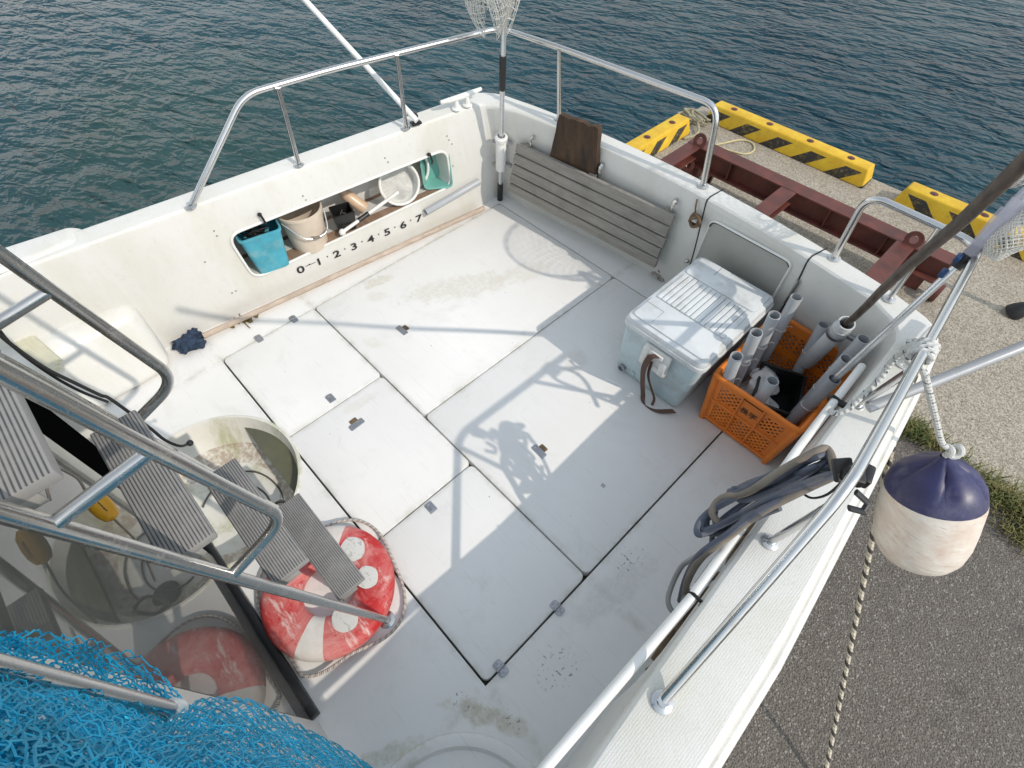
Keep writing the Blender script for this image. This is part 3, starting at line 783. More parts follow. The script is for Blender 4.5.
# ladder up to the flybridge
lad = empty('ladder', (-.77, -.1, 0)); lad.parent = boat; lad.location = V((-.77, -.1, 0))-WL[boat]
XN, XF = -.57, -.985
def strg(z, x): return V((x, -.013-.182*z, z))
for x in (XN, XF):
    mb = MB(); mb.tube([strg(.004, x), strg(1.75, x)], .0125, 20); flange(mb, strg(.001, x), .028); mb.build('stringer', M['steel_old'], lad)
for x, bz in ((XN, .885), (XF, .93)):
    y1 = strg(bz, x); mb = MB()
    path = [y1, y1+V((0, .115, .055)), y1+V((0, .135, .10)), V((x, strg(bz+.12, x).y+.135, bz+.12)), V((x, -.108, 1.30)), V((x, -.142, 1.49)), V((x, -.19, 1.75))]
    mb.tube(fillet([y1, y1+V((0, .135, .055)), V((x, -.108, 1.30)), V((x, -.142, 1.49)), V((x, -.19, 1.75))], .055, 8), .0112, 18)
    mb.tube([V((x, -.105, 1.285)), strg(1.262, x)], .0105, 16); mb.build('ladder_handrail', M['steel_old'], lad)
for z, fr_ in ((.335, .010), (.66, -.062), (.975, -.143), (1.295, -.200)):
    dep = .090; c = V((-.7875, fr_-dep/2, z))
    o = MB().box((c.x, c.y, z), (.365, dep, .022), bev=.0035).build('tread', M['tread'], lad)
    for s in (-1, 1): MB().box((c.x+s*.1795, c.y-.012, z-.017), (.004, .05, .03), bev=.001).build('bracket', M['tread_end'], o)

# ------------------------------------------------------------------ things in the cockpit
# slatted duckboard against the transom
bTL, bTR, bBL, bBR = tproj(518, 142, .03), tproj(676, 215, .03), tproj(509, 191, .05), tproj(655, 268, .05)
mb = MB(); nrm = (bTR-bTL).cross(bBL-bTL).normalized()
if nrm.y > 0: nrm = -nrm
for k in range(5):
    t0, t1 = k/5+.010, (k+1)/5-.018
    q = [bTL.lerp(bBL, t0), bTR.lerp(bBR, t0), bTR.lerp(bBR, t1), bTL.lerp(bBL, t1)]
    j = V((random.uniform(-.006, .006), 0, 0)); q = [p+j for p in q]
    mb.hexa([p-nrm*.010 for p in q], [p+nrm*.010 for p in q], .0025, 1)
for s in (.06, .5, .95):
    a = bTL.lerp(bTR, s); b = bBL.lerp(bBR, s); e = (bTR-bTL).normalized()*.02
    mb.hexa([a-e-nrm*.026, a+e-nrm*.026, b+e-nrm*.026, b-e-nrm*.026], [a-e-nrm*.0105, a+e-nrm*.0105, b+e-nrm*.0105, b-e-nrm*.0105])
duck = mb.build('slatted_board', M['slat']); tag(duck, 'weathered grey slatted wooden board leaning along the white transom', 'slatted board')
# dark plank behind it
q = [tproj(594, 176, .0), tproj(552, 156, .0), tproj(562, 113, .0), tproj(601, 126, .0)]
q = [P(597, 182, y=q[0].y-.012), P(551, 160, y=q[1].y-.012), P(562, 113, y=trans_in(q[2].x)-.03), P(601, 127, y=trans_in(q[3].x)-.03)]
mb = MB(); nn = V((0, -1, -.1)).normalized()
ns = 10
for i in range(1): pass
def plank_pt(u, v, f):
    p = q[1].lerp(q[0], u).lerp(q[2].lerp(q[3], u), v); e = .010*noise.noise(V((u*5, v*3, f*3)))
    if u in (0, 1): p += V((.008*noise.noise(V((v*3, u, 2))), 0, 0))
    if v == 1: p += V((0, 0, .014*noise.noise(V((u*6, 3, 1)))))
    return p + nn*(.018*f+e*.35)
A = [[mb.bm.verts.new(plank_pt(i/8, j/12, 1)) for j in range(13)] for i in range(9)]; B = [[mb.bm.verts.new(plank_pt(i/8, j/12, -.4)) for j in range(13)] for i in range(9)]
for i in range(8):
    for j in range(12):
        mb.bm.faces.new((A[i][j], A[i+1][j], A[i+1][j+1], A[i][j+1])); mb.bm.faces.new((B[i][j], B[i][j+1], B[i+1][j+1], B[i+1][j]))
for i in range(8):
    for j in (0, 12): mb.bm.faces.new((A[i][j], A[i+1][j], B[i+1][j], B[i][j]))
for j in range(12):
    for i in (0, 8): mb.bm.faces.new((A[i][j], A[i][j+1], B[i][j+1], B[i][j]))
tag(mb.build('wooden_plank', M['plank'], angle=60), 'short dark rotten plank standing upright behind the slatted board', 'plank')
# hooks holding the board
for px, py, s in ((533, 140, 1), (602, 168, 1.2), (697-22, 204, 1.2)):
    c = tproj(px, py, .012); b = MB(); b.tube(cr([c+V((0, .012, .02)), c+V((0, -.012, .018)), c+V((.004, -.02, -.01)), c+V((0, -.006, -.035))], 5), .006*s, 7)
    b.ball(c+V((0, -.008, .012)), .013*s, sub=1, wob=.4); b.build('hook', M['steel_old'], boat)
# brown rope knot on the door catch
c = tproj(696, 220, .02); mb = MB()
for k in range(3):
    R_ = Matrix.Rotation(.5*k, 3, 'Y'); mb.tube([c+V((.006*k-.006, -.008*k, 0))+R_ @ V((.020*cos(t), .006*sin(3*t), .028*sin(t))) for t in [2*pi*i/18 for i in range(18)]], .0065, 7, closed=True)
mb.tube(cr([c+V((-.01, 0, .02)), c+V((-.02, 0, .05)), c+V((-.026, 0, .09))], 5), .004, 6)
tag(mb.build('rope_knot', M['brownrope']), 'brown rope knotted round the catch of the transom door', 'rope')
# crumpled rag and clips at the foot of the board
c = P(661, 272, z=.03); mb = MB(); mb.ball(c, .04, (1.1, .8, .75), 3, .9, 3); mb.ball(c+V((.03, .04, .0)), .03, (1, 1, .8), 3, .9, 8)
tag(mb.build('rag', worn('grey_rag', (.33, .30, .27), .9, var=.4, sc=30)), 'crumpled grey rag at the foot of the slatted board beside the cooler', 'rag')

# landing net standing in the corner
lnet = empty('landing_net', PB, 'landing net with black grips standing upright in the corner rod holder', 'landing net')
a0, a1 = PB, pole_at(.09)
MB().tube([pole_at(.0), pole_at(.13)], .0165, 16).build('butt_cap', M['rubber'], lnet)
MB().tube([pole_at(.13), PT], .0125, 16).build('pole', M['silver'], lnet)
zA, zB = P(502, 88, y=PB.y-.10).z, P(503, 53, y=PB.y-.12).z
MB().tube([pole_at(zA), pole_at(zB)], .0155, 16).build('grip', M['rubber'], lnet)
top = P(497, 4, y=PB.y-.16)
def bag(u, v):
    a = 2*pi*u; r = .19*(.25+.95*v**.6) ; k = .10*noise.noise(V((cos(a)*1.5, sin(a)*1.5, v*2)))
    return top + V(((r+k*.4)*cos(a)-.02, (r+k*.3)*sin(a)*.6, -.07+.42*v+.06*sin(3*a)*(1-v)))
MB().netting(bag, 54, 30, .0014, 3).netting(lambda u, v: bag(u, v)*1.0+V((.02*sin(9*u), .01, .03*cos(7*u))), 50, 28, .0014, 3).build('netting', M['netwhite'], lnet)
hz = top+V((-.02, 0, .36)); MB().tube([hz+V((.16*cos(t), .10*sin(t), 0)) for t in [2*pi*i/30 for i in range(30)]], .005, 8, closed=True).build('hoop', M['silver'], lnet)

# mop along the wall foot
mop = empty('mop', P(190, 340, z=.02), 'long wooden mop with a dark blue rag head lying along the wall foot', 'mop')
ma, mb2 = V((-2.178, .10, .03)), V((-2.024, 1.74, .02))
MB().tube([ma.lerp(mb2, t) for t in [i/10 for i in range(11)]], [.0145]*11, 12).build('handle', M['mopwood'], mop)
mb = MB(); hc = P(187, 343, z=.03)
for k in range(9):
    o = V((random.uniform(-.028, .028), random.uniform(-.05, .05), random.uniform(-.01, .02))); mb.ball(hc+o, random.uniform(.022, .036), (1, 1.1, .8), 3, 1.0, k*3.1)
mb.build('mop_head', M['darkrag'], mop, angle=90)
mb = MB()
for k in range(5):
    p = P(231+k*6, 326-k*3+random.uniform(-3, 3), z=.006); mb.ball(p, .02, (1.4, .7, .18), 2, .7, k); 
mb.tube(cr([P(238, 312, z=.01), P(244, 322, z=.008), P(250, 328, z=.006)], 4), .0025, 5)
tag(mb.build('seaweed_scraps', M['leaf']), 'dried brown seaweed scraps beside the mop handle', 'seaweed')
# grey pipe on the floor by the wall
mb = MB(); a, b_ = V((wallL(1.73)+.022, 1.73, .188)), V((wallL(1.37)+.022, 1.37, .140))
mb.pipe(a, b_, .019, .015, 18, .1); tag(mb.build('plastic_pipe', M['pvc']), 'grey plastic pipe lying along the wall foot below the green tub', 'pipe')

# things in the side locker
def lk(y, d, z): return on_wall(y, z+(.05*(y-.55) if z >= FZ else 0), -d)
FZ = .172
def square_bucket():
    o = empty('square_bucket', lk(.55, .06, FZ), 'sky blue square bucket full of black cord in the side locker', 'bucket')
    mb = MB(); c = lk(.548, .055, 0); t = Matrix.Rotation(-.107-.10, 3, 'Z')
    def ring(hx, hy, z, r):
        pts = []
        for sx, sy, a0 in ((1, 1, 0), (-1, 1, 90), (-1, -1, 180), (1, -1, 270)):
            for k in range(5): a = radians(a0+22.5*k); pts.append(mb.bm.verts.new(t @ V((sx*(hx-r)+r*cos(a), sy*(hy-r)+r*sin(a), 0))+V((c.x, c.y, z))))
        return pts
    R = [ring(.068, .072, FZ, .02), ring(.082, .092, .372, .022), ring(.088, .098, .374, .024), ring(.088, .098, .386, .024), ring(.081, .091, .386, .02), ring(.064, .068, FZ+.006, .02)]
    for A, B in zip(R, R[1:]):
        for j in range(20): mb.bm.faces.new((A[j], A[(j+1) % 20], B[(j+1) % 20], B[j]))
    mb.bm.faces.new(R[0][::-1]); mb.bm.faces.new(R[-1])
    mb.build('tub', M['blue'], o)
    cc = V((c.x, c.y, .34)); mb = MB(); random.seed(3)
    for k in range(13):
        pts = [cc+V((random.uniform(-.055, .055), random.uniform(-.065, .05), random.uniform(-.05, .045))) for _ in range(5)]
        mb.tube(cr(pts, 7), .0028, 5)
    mb.tube(cr([cc+V((0, -.05, .0)), cc+V((.02, .02, .06)), cc+V((.0, .07, .055)), cc+V((-.04, .06, .03))], 6), .003, 5)
    tag(mb.build('cord_tangle', M['cord']), 'tangle of black cord inside the sky blue bucket', 'cord')
    z = c + t @ V((.079, .05, 0)); text('lettering', '- marine -', .014, V((z.x+.0, z.y-.02, .245)), t @ V((0, 1, 0)), (0, 0, 1), M['whiteplastic'], o)
    return o
def white_marks(): pass
square_bucket()
for ob in [o for o in bpy.data.objects if o.name == 'lettering']: bpy.data.objects.remove(ob)
bk2 = empty('round_bucket', lk(.76, .085, FZ), 'round beige bucket with a wire handle, standing next to the square blue one', 'bucket')
c = lk(.762, .068, FZ); c.z = FZ
MB().lathe([(.001, 0), (.080, 0), (.085, .004), (.104, .195), (.110, .197), (.110, .210), (.103, .211), (.100, .205), (.082, .01), (.001, .008)], c, n=40).build('pail', M['beige'], bk2)
mb = MB(); a = c+V((.02, -.108, .185)); b_ = c+V((.05, .10, .185))
mb.tube(cr([a, c+V((.105, -.06, .125)), c+V((.125, .0, .11)), c+V((.115, .06, .12)), b_], 6), .0035, 6); mb.build('handle', M['steel_old'], bk2)
mb = MB(); s0 = c+V((.118, -.03, .118))
mb.tube(cr([s0, s0+V((.008, .02, -.004)), s0+V((.004, .045, -.012)), s0+V((.0, .07, -.01)), s0+V((-.004, .09, .0))], 5), .007, 7); mb.build('handle_cord', M['hose_tan'], bk2)
# black pot
c = lk(.955, .055, FZ); mb = MB(); t = Matrix.Rotation(-.3, 3, 'Z')
mb.hexa([c+t @ V((x*.042, y*.045, 0)) for x, y in ((-1, -1), (1, -1), (1, 1), (-1, 1))], [c+t @ V((x*.052, y*.055, .105)) for x, y in ((-1, -1), (1, -1), (1, 1), (-1, 1))], .008, 2)
top_ = [f for f in mb.bm.faces if all(abs(v.co.z-(c.z+.105)) < .001 for v in f.verts)]
bmesh.ops.inset_region(mb.bm, faces=top_, thickness=.004); bmesh.ops.translate(mb.bm, verts=list({v for f in top_ for v in f.verts}), vec=(0, 0, -.08))
tag(mb.build('black_pot', M['black']), 'small black square pot beside the beige bucket', 'pot')
mb = MB()
for k in range(3): mb.tube(cr([c+V((random.uniform(-.03, .03), random.uniform(-.03, .03), .03+.03*k)) for _ in range(4)], 5), .003, 5)
tag(mb.build('wire_scraps', M['steel']), 'bent wire scraps inside the small black pot', 'wire')
# stained bottle
c = lk(1.055, .11, FZ+.035); d = V((-.12, -.10, .14)).normalized(); c = lk(1.085, .07, FZ+.035)
mb = MB(); mb.lathe([(.001, 0), (.030, .002), (.033, .02), (.031, .05), (.033, .08), (.030, .11), (.014, .15), (.013, .165), (.016, .166), (.016, .185), (.001, .186)], c, d, 24)
tag(mb.build('plastic_bottle', M['bottle']), 'brown stained plastic bottle lying behind the black pot', 'bottle')
# white scoop / ladle with black grip
a, b_ = lk(.90, -.012, FZ+.032), lk(1.26, .03, FZ+.075)
sc = empty('deck_brush', a, 'white handled brush with a black grip lying across the locker lip', 'brush')
MB().tube([a, b_], .009, 12).build('handle', M['whiteplastic'], sc); MB().tube([a.lerp(b_, .28), a.lerp(b_, .46)], .0125, 12).build('grip', M['black'], sc)
mb = MB(); mb.ball(a, .018, (1, 1, 1), 2, .2); mb.build('knob', M['whiteplastic'], sc)
# two colanders leaning on the locker's back
def colander(y, d, tilt, r, label):
    o = empty('colander', lk(y, d, FZ), label, 'basket'); c = lk(y, d, FZ+r*.92+.01); n_ = V((1, -.25, tilt)).normalized()
    u = V((0, 1, 0)); u = (u-n_*u.dot(n_)).normalized(); v = n_.cross(u)
    mb = MB(); mb.tube([c+(u*cos(t)*r+v*sin(t)*r) for t in [2*pi*i/40 for i in range(40)]], .0075, 10, closed=True); 
    mb.loft([(c, r), (c-n_*.03, r*.97), (c-n_*.05, r*.90)], n_, 40); mb.build('rim', M['whiteplastic'], o)
    mb = MB(); k = 15
    for i in range(-k, k+1):
        t = i/k*r*.92; h = sqrt(max(0, (r*.92)**2-t*t))
        mb.tube([c-n_*.05+u*t-v*h, c-n_*.058+u*t, c-n_*.05+u*t+v*h], .0018, 4)
        mb.tube([c-n_*.05+v*t-u*h, c-n_*.058+v*t, c-n_*.05+v*t+u*h], .0018, 4)
    mb.build('mesh_base', M['whiteplastic'], o)
colander(1.285, .045, .35, .105, 'round white colander leaning in front in the side locker')
colander(1.40, .12, .25, .105, 'white colander leaning half hidden next to the green tub')
# green tub
c = lk(1.52, .06, FZ+.11); o = empty('green_tub', lk(1.52, .07, FZ), 'sea green plastic tub on end at the aft corner of the side locker', 'tub')
mb = MB(); n_ = V((1, -.75, .25)).normalized(); u = V((.5, 1, 0)); u = (u-n_*u.dot(n_)).normalized(); v = n_.cross(u)
def tubring(k, off, r=.02):
    pts = rquad([(-.075*k, -.11*k), (.075*k, -.11*k), (.075*k, .115*k), (-.075*k, .115*k)], .03*k); return [mb.bm.verts.new(c+u*a_+v*b__+n_*off) for a_, b__ in pts]
R = [tubring(.82, -.06), tubring(1, .03), tubring(1.06, .032), tubring(1.06, .038), tubring(.97, .036), tubring(.80, -.052)]
for A, B in zip(R, R[1:]):
    for j in range(len(A)): mb.bm.faces.new((A[j], A[(j+1) % len(A)], B[(j+1) % len(A)], B[j]))
mb.bm.faces.new(R[0]); mb.bm.faces.new(R[-1]); mb.build('shell', M['green'], o)

# ---------------- cooler
ck = empty('cooler_box', P(660, 380, z=0), 'large pale blue and white cooler box with a ribbed lid and brown strap', 'cooler')
ch = .392; _a, _b, _c, _d = P(624, 314, z=ch-.01), P(706, 369, z=ch-.01), P(703, 253, z=ch-.01), P(776, 298, z=ch-.01)
cx0, cx1, cy0, cy1 = (_a.x+_c.x)/2, (_b.x+_d.x)/2, (_a.y+_b.y)/2, (_c.y+_d.y)/2
mb = MB(); bz = .335
b0_, b1_ = P(611, 368, z=0), P(669, 413, z=0)
bo = [(b0_.x+.004, cy0+.045, .004), (b1_.x+.01, cy0+.045, .004), (b1_.x+.01, cy1-.03, .004), (b0_.x+.004, cy1-.03, .004)]
tp = [(cx0+.006, cy0+.008, bz), (cx1-.006, cy0+.008, bz), (cx1-.006, cy1-.006, bz), (cx0+.006, cy1-.006, bz)]
mb.hexa(bo, tp, .022, 4); mb.build('body', M['cooler'], ck)
mb = MB(); mb.rrect(cx0-.004, cx1+.004, cy0-.004, cy1+.004, bz+.002, bz+.022, .035, 6, .003)
mb.rrect(cx0, cx1, cy0, cy1, bz+.018, ch-.008, .035, 6, .02)
ya, yb = cy0+.17, cy0+.37
mb.rrect(cx0+.02, cx1-.02, cy0+.02, ya-.006, ch-.008, ch, .02, 4, .006); mb.rrect(cx0+.02, cx1-.02, yb+.006, cy1-.02, ch-.008, ch, .02, 4, .006)
for k in range(14):
    x = cx0+.028+(cx1-cx0-.056)*(k+.5)/14; mb.rrect(x-.0093, x+.0093, ya, yb, ch-.009, ch-.0005, .002, 2, .0012)
lid = mb.build('lid', M['coolerlid'], ck)
mb = MB()
g0 = cx0+.02+.085
mb.tube([V((cx0+.022, cy0+.115, ch+.0004)), V((g0, cy0+.115, ch+.0004)), V((g0, cy0+.035, ch+.0004)), V((g0-.01, cy0+.022, ch-.001))], .0011, 4); mb.build('lid_seam', M['plate'], lid); mb = MB()
mb.tube([V((cx0+.12, cy1-.022, ch+.0004)), V((cx0+.12, cy1-.09, ch+.0004))], .0011, 4)
mb.build('lid_seam', M['plate'], lid)
# front latch, strap and drain
xm = (cx0+cx1)/2; fy = cy0+.012
mb = MB(); fn = Matrix.Rotation(-.085, 3, 'X')
mb.box((xm, cy0-.001, .262), (.125, .018, .118), fn, .008); mb.box((xm-.046, cy0-.014, .268), (.028, .018, .092), fn, .004); mb.box((xm+.044, cy0-.014, .250), (.030, .018, .066), fn, .004); mb.box((xm, cy0-.012, .226), (.072, .014, .028), fn, .004); mb.box((xm, cy0-.014, .300), (.066, .012, .024), fn, .004)
mb.build('latch', M['whiteplastic'], ck)
def strip(mb_, pts, wd, th, side):
    pts = cr(pts, 6); side = V(side).normalized()
    rows = []
    for i, p in enumerate(pts):
        t = (pts[min(i+1, len(pts)-1)]-pts[max(i-1, 0)]).normalized(); n2 = t.cross(side).normalized()
        rows.append([mb_.bm.verts.new(p+side*wd/2*a+n2*th/2*b) for a, b in ((-1, -1), (1, -1), (1, 1), (-1, 1))])
    for A, B in zip(rows, rows[1:]):
        for j in range(4): mb_.bm.faces.new((A[j], A[(j+1) % 4], B[(j+1) % 4], B[j]))
    mb_.bm.faces.new(rows[0]); mb_.bm.faces.new(rows[-1])
mb = MB()
strip(mb, [V((xm+.01, cy0-.022, .312)), V((xm-.012, cy0-.036, .295)), V((xm-.02, cy0-.038, .22)), V((xm-.012, cy0-.022, .12)), V((xm+.0, cy0-.006, .035)), V((xm+.03, cy0-.03, .010)), V((xm+.09, cy0-.024, .012)), V((xm+.15, cy0+.02, .03))], .026, .003, (1, -.15, .05))
strip(mb, [V((xm-.005, cy0-.020, .262)), V((xm+.0, cy0-.02, .18)), V((xm+.025, cy0+.0, .09)), V((xm+.05, cy0+.01, .03)), V((xm+.06, cy0-.01, .008))], .012, .003, (1, -.1, .2))
mb.build('strap', M['strap'], ck)
mb = MB(); c = V((b0_.x+.05, cy0+.036, .045)); mb.lathe([(.001, 0), (.017, 0), (.017, .012), (.012, .014), (.011, .006), (.001, .006)], c, (0, -1, .08), 18); mb.build('drain_plug', M['plate'], ck)
mb = MB(); mb.box((b0_.x+.105, cy0+.034, .055), (.016, .008, .012), bev=.002); mb.build('drain_tab', M['cooler'], ck)

# ---------------- orange crate with rod tubes
cr8 = empty('orange_crate', (-.15, 1.68, 0), 'orange latticed plastic crate with grey rod tubes tied round its inside', 'crate')
kx0, kx1, ky0, ky1, kz = -.322, .022, 1.430, 1.888, .300
ins = .022
def cpt(side, s, t, o=0.0):
    """point on a crate wall: s along, t up, o outward"""
    i = ins*(1-t); x0, x1, y0, y1 = kx0+i, kx1-i, ky0+i, ky1-i; z = .006+t*(kz-.006)
    if side == 0: return V((x0+(x1-x0)*s, y0-o, z))
    if side == 1: return V((x1+o, y0+(y1-y0)*s, z))
    if side == 2: return V((x1-(x1-x0)*s, y1+o, z))
    return V((x0-o, y1-(y1-y0)*s, z))
mb = MB()
def bar(side, s0, t0, s1, t1, wd, th=.005, o=0.0):
    a, b = cpt(side, s0, t0, o), cpt(side, s1, t1, o); d = (b-a).normalized(); n2 = (cpt(side, s0, t0, .1)-cpt(side, s0, t0, 0)).normalized(); sd = d.cross(n2).normalized()
    mb.hexa([a-sd*wd/2-n2*th/2, b-sd*wd/2-n2*th/2, b+sd*wd/2-n2*th/2, a+sd*wd/2-n2*th/2], [a-sd*wd/2+n2*th/2, b-sd*wd/2+n2*th/2, b+sd*wd/2+n2*th/2, a+sd*wd/2+n2*th/2])
def panel(side, s0, s1, t0, t1, L):
    hs = .024/L; ht_ = .024/(kz)
    for sgn in (1, -1):
        k = -40
        while k < 60:
            # line: (s-s0)/hs - sgn*(t-t0)/ht = k
            pts = []
            for t in (t0, t1):
                s = s0+hs*(k+sgn*(t-t0)/ht_); pts.append((s, t))
            (sa, ta), (sb, tb) = pts
            if sa > sb: sa, ta, sb, tb = sb, tb, sa, ta
            if sb > s0 and sa < s1:
                if sa < s0: ta = ta+(tb-ta)*(s0-sa)/(sb-sa); sa = s0
                if sb > s1: tb = ta+(tb-ta)*(s1-sa)/(sb-sa); sb = s1
                if sb-sa > 1e-3: bar(side, sa, ta, sb, tb, .0062, .0032+.0004*(sgn > 0))
            k += 1
for side, L, ncol in ((0, .30, 3), (1, .50, 5), (2, .30, 3), (3, .50, 5)):
    sm = .10 if ncol == 3 else .06; T0, T1, T2, T3 = .10, .46, .56, .86
    # solid frames
    def plate(s0, s1, t0, t1, th=.006, o=0.0):
        q = [(s0, t0), (s1, t0), (s1, t1), (s0, t1)]
        mb.hexa([cpt(side, *p, o-th/2) for p in q], [cpt(side, *p, o+th/2) for p in q])
    plate(0, 1, 0, T0); plate(0, 1, T1, T2, .0064); plate(0, 1, T3, 1, .0062); plate(0, sm, T0, T3, .0066); plate(1-sm, 1, T0, T3, .0066)
    cw = (1-2*sm)/ncol
    for k in range(ncol):
        a, b = sm+k*cw, sm+(k+1)*cw
        if k: plate(a-.012, a+.012, T0, T3, .007)
        panel(side, a, b, T0, T1, L)
        if side == 0 and k == 1: plate(a, b, T2, T3, .0068)
        else: panel(side, a, b, T2, T3, L)
        if k: mb.tube([cpt(side, a, .02, .006), cpt(side, a, .98, .006)], .0045, 6)
    for t in (.08, .51): mb.tube([cpt(side, .01, t, .006), cpt(side, .99, t, .006)], .004, 6)
for i in range(4):
    mb.tube([cpt(i, 0, .0), cpt(i, 0, .98)], .015, 10)
rim = []
for i in range(4):
    for s in (.04, .35, .65, .96): rim.append(cpt(i, s, 1.0, .006))
mb.tube(cr(rim, 4, True), .0105, 8, closed=True, flat=1.0)
mb.box(((kx0+kx1)/2, (ky0+ky1)/2, .010), (kx1-kx0-2*ins, ky1-ky0-2*ins, .006))
mb.build('basket', M['orange'], cr8)
for s in (.36, .64): pass
text('crate_lettering', '長学', .036, cpt(0, .5, .70, .0048), (1, 0, 0), (0, ins, kz), M['ink'], cr8, bold=0.0)
mb = MB(); mb.tube([cpt(0, .37, .905, .004), cpt(0, .63, .905, .004)], .0022, 5); mb.build('label_slot', M['dark'], cr8)
RP = .0225; tubes = []
for px, py, zz, low in ((796.7, 297, .47, (-.268, 1.835)), (774.6, 315, .49, (-.272, 1.72)), (756.6, 332.5, .49, (-.272, 1.60)), (736.9, 356, .44, (-.270, 1.49)),
                        (824, 324.7, .40, (-.115, 1.830)), (772.8, 380.6, .385, (-.150, 1.478)),
                        (863.9, 339, .52, (-.026, 1.76)), (846.7, 359, .49, (-.026, 1.65)), (834.5, 379, .46, (-.028, 1.545))):
    b_ = P(px, py, z=zz); a = V((low[0], low[1], .016)); 
    mb = MB(); mb.pipe(a, b_, RP, RP-.003, 24, .3); tubes.append((a, b_)); o = mb.build('rod_tube', M['pvc'] if py < 375 or px < 800 else worn('darker_pvc', (.27, .28, .30), .4), cr8)
    c = a.lerp(b_, .62); d = (b_-a).normalized(); u = d.orthogonal().normalized(); v = d.cross(u)
    b = MB(); b.tube([c+(u*cos(t)+v*sin(t))*(RP+.0012)+d*.003*sin(t*2) for t in [2*pi*i/20 for i in range(20)]], .0018, 5, closed=True); b.tube(cr([c+u*(RP+.001), c+u*(RP+.018)+d*.01, c+u*(RP+.03)-d*.004], 4), .0014, 4)
    b.build('tie', M['netwhite'], o)
# tray and bags inside it
mb = MB(); t = Matrix.Rotation(.35, 3, 'Z'); c = V((-.13, 1.66, .105))
for sx, sy, dx, dy in ((0, -1, .17, .012), (0, 1, .17, .012), (-1, 0, .012, .22), (1, 0, .012, .22)):
    mb.box(c+t @ V((sx*.085, sy*.11, 0)), (dx, dy, .16), t, .003)
mb.box(c+V((0, 0, -.06)), (.16, .21, .008), t)
tag(mb.build('black_tray', M['black']), 'black plastic box of oddments standing inside the orange crate', 'box')
mb = MB()
def crump(c, r, sc, seed):
    mb.ball(c, r, sc, 4, 0, 0)
crump(V((-.2, 1.66, .12)), .07, (.9, 1.3, 1.0), 1); crump(V((-.15, 1.60, .10)), .06, (1, 1, 1), 5)
for v in mb.bm.verts:
    v.co += V((noise.noise(v.co*25), noise.noise(v.co*25+V((9, 0, 0))), noise.noise(v.co*25+V((0, 7, 0)))))*.028
tag(mb.build('plastic_bag', M['whitebag'], angle=20), 'crumpled white plastic bag stuffed beside the black box in the crate', 'bag')

# brown wooden pole in its holder
hb_, ht_ = P(815, 350, y=1.80), P(847, 322, z=.50)
ht_ = P(847, 323, z=.53); hb_ = ht_+V((-.035, .085, -.33))
mb = MB(); mb.pipe(hb_, ht_, .030, .0245, 24, .3); mb.lathe([(.030, 0), (.0335, .001), (.0335, .026), (.030, .027)], ht_-(ht_-hb_).normalized()*.06, ht_-hb_, 24)
hold2 = mb.build('rod_holder', M['pvc_light'], boat)
b = MB(); b.lathe([(.0345, 0), (.036, .001), (.036, .018), (.0345, .019)], ht_-(ht_-hb_).normalized()*.085, ht_-hb_, 20); b.build('hose_clip', M['plate'], hold2); b = MB(); b.box(ht_-(ht_-hb_).normalized()*.08+V((.05, .02, 0)), (.05, .02, .015), bev=.003); b.build('bracket', M['plate'], hold2)
p0 = P(850, 322, z=.44); p1 = V((.0, .985, 1.5)); p1 = P(1016, 164, z=1.35)
p1 = V((.004, 1.0, 1.48)); bp0 = ht_-(p1-ht_).normalized()*.06; ext = bp0+(p1-bp0)*1.7
mb = MB(); mb.tube([bp0.lerp(ext, t/12)+V((.003*sin(t*1.3), .003*sin(t*1.7), 0)) for t in range(13)], [.0118]*13, 14)
tag(mb.build('wooden_pole', M['brownpole']), 'dark brown wooden pole slanting up from the white holder behind the crate', 'pole')

# silver landing net in the nearest rod tube
sb = P(835, 379, z=.45); HC = V((.128, 2.03, 1.42)); sd_ = (P(985, 240, z=.94)-sb).normalized(); s_end = sb+sd_*((1.12-.42)/sd_.z); sb0 = tubes[8][0].lerp(tubes[8][1], .3)
ln2 = empty('landing_net', sb0, 'silver handled landing net stuck in the orange crate, wrapped in purple film', 'landing net')
MB().tube([sb0, sb, s_end], .0115, 16).build('pole', M['silver'], ln2)
e1, e2 = sb+sd_*.50, sb+sd_*.60
col1 = P(972, 255, z=.90); 
def spt(px): 
    # point of the pole at image x
    lo, hi = 0.0, 1.4
    for _ in range(40):
        m = (lo+hi)/2; q = sb+sd_*m; c = q-CAM; X = 512+F*c.dot(_R)/c.dot(_f)
        if X < px: lo = m
        else: hi = m
    return sb+sd_*lo
MB().tube([spt(955), spt(985)], .0165, 16).build('collar', M['rubber'], ln2)
b = MB(); b.box(spt(946)+V((-.012, -.012, .012)), (.016, .03, .02), bev=.003); b.box(spt(962)+V((-.014, -.016, .014)), (.016, .03, .02), bev=.003); b.build('clip', M['bluetape'], ln2)
side = V((0, .914, -.406)); hd = sd_; 
hoop = [s_end + hd*.02 + (hd*(1-cos(t))*.29 + side*sin(t)*.27) for t in [2*pi*i/48 for i in range(48)]]
MB().tube(hoop, .006, 8, closed=True).build('hoop', M['silver'], ln2)
hc_ = sum(hoop, V())/48; nb = hd.cross(side).normalized()
if nb.z > 0: nb = -nb
def hbag(u, v):
    a = 2*pi*u; k = int(u*48) % 48; p = hoop[k].lerp(hoop[(k+1) % 48], u*48-int(u*48)); s = sin(v*pi/2)
    q = hc_ + (p-hc_)*cos(v*pi/2*.93) + V((-.10, 0, -.30))*s; return q + V((noise.noise(q*9), noise.noise(q*9+V((5, 0, 0))), 0))*.03*s
MB().netting(hbag, 52, 22, .0016, 3).build('netting', M['netwhite'], ln2)
mb = MB(); cc = spt(985)
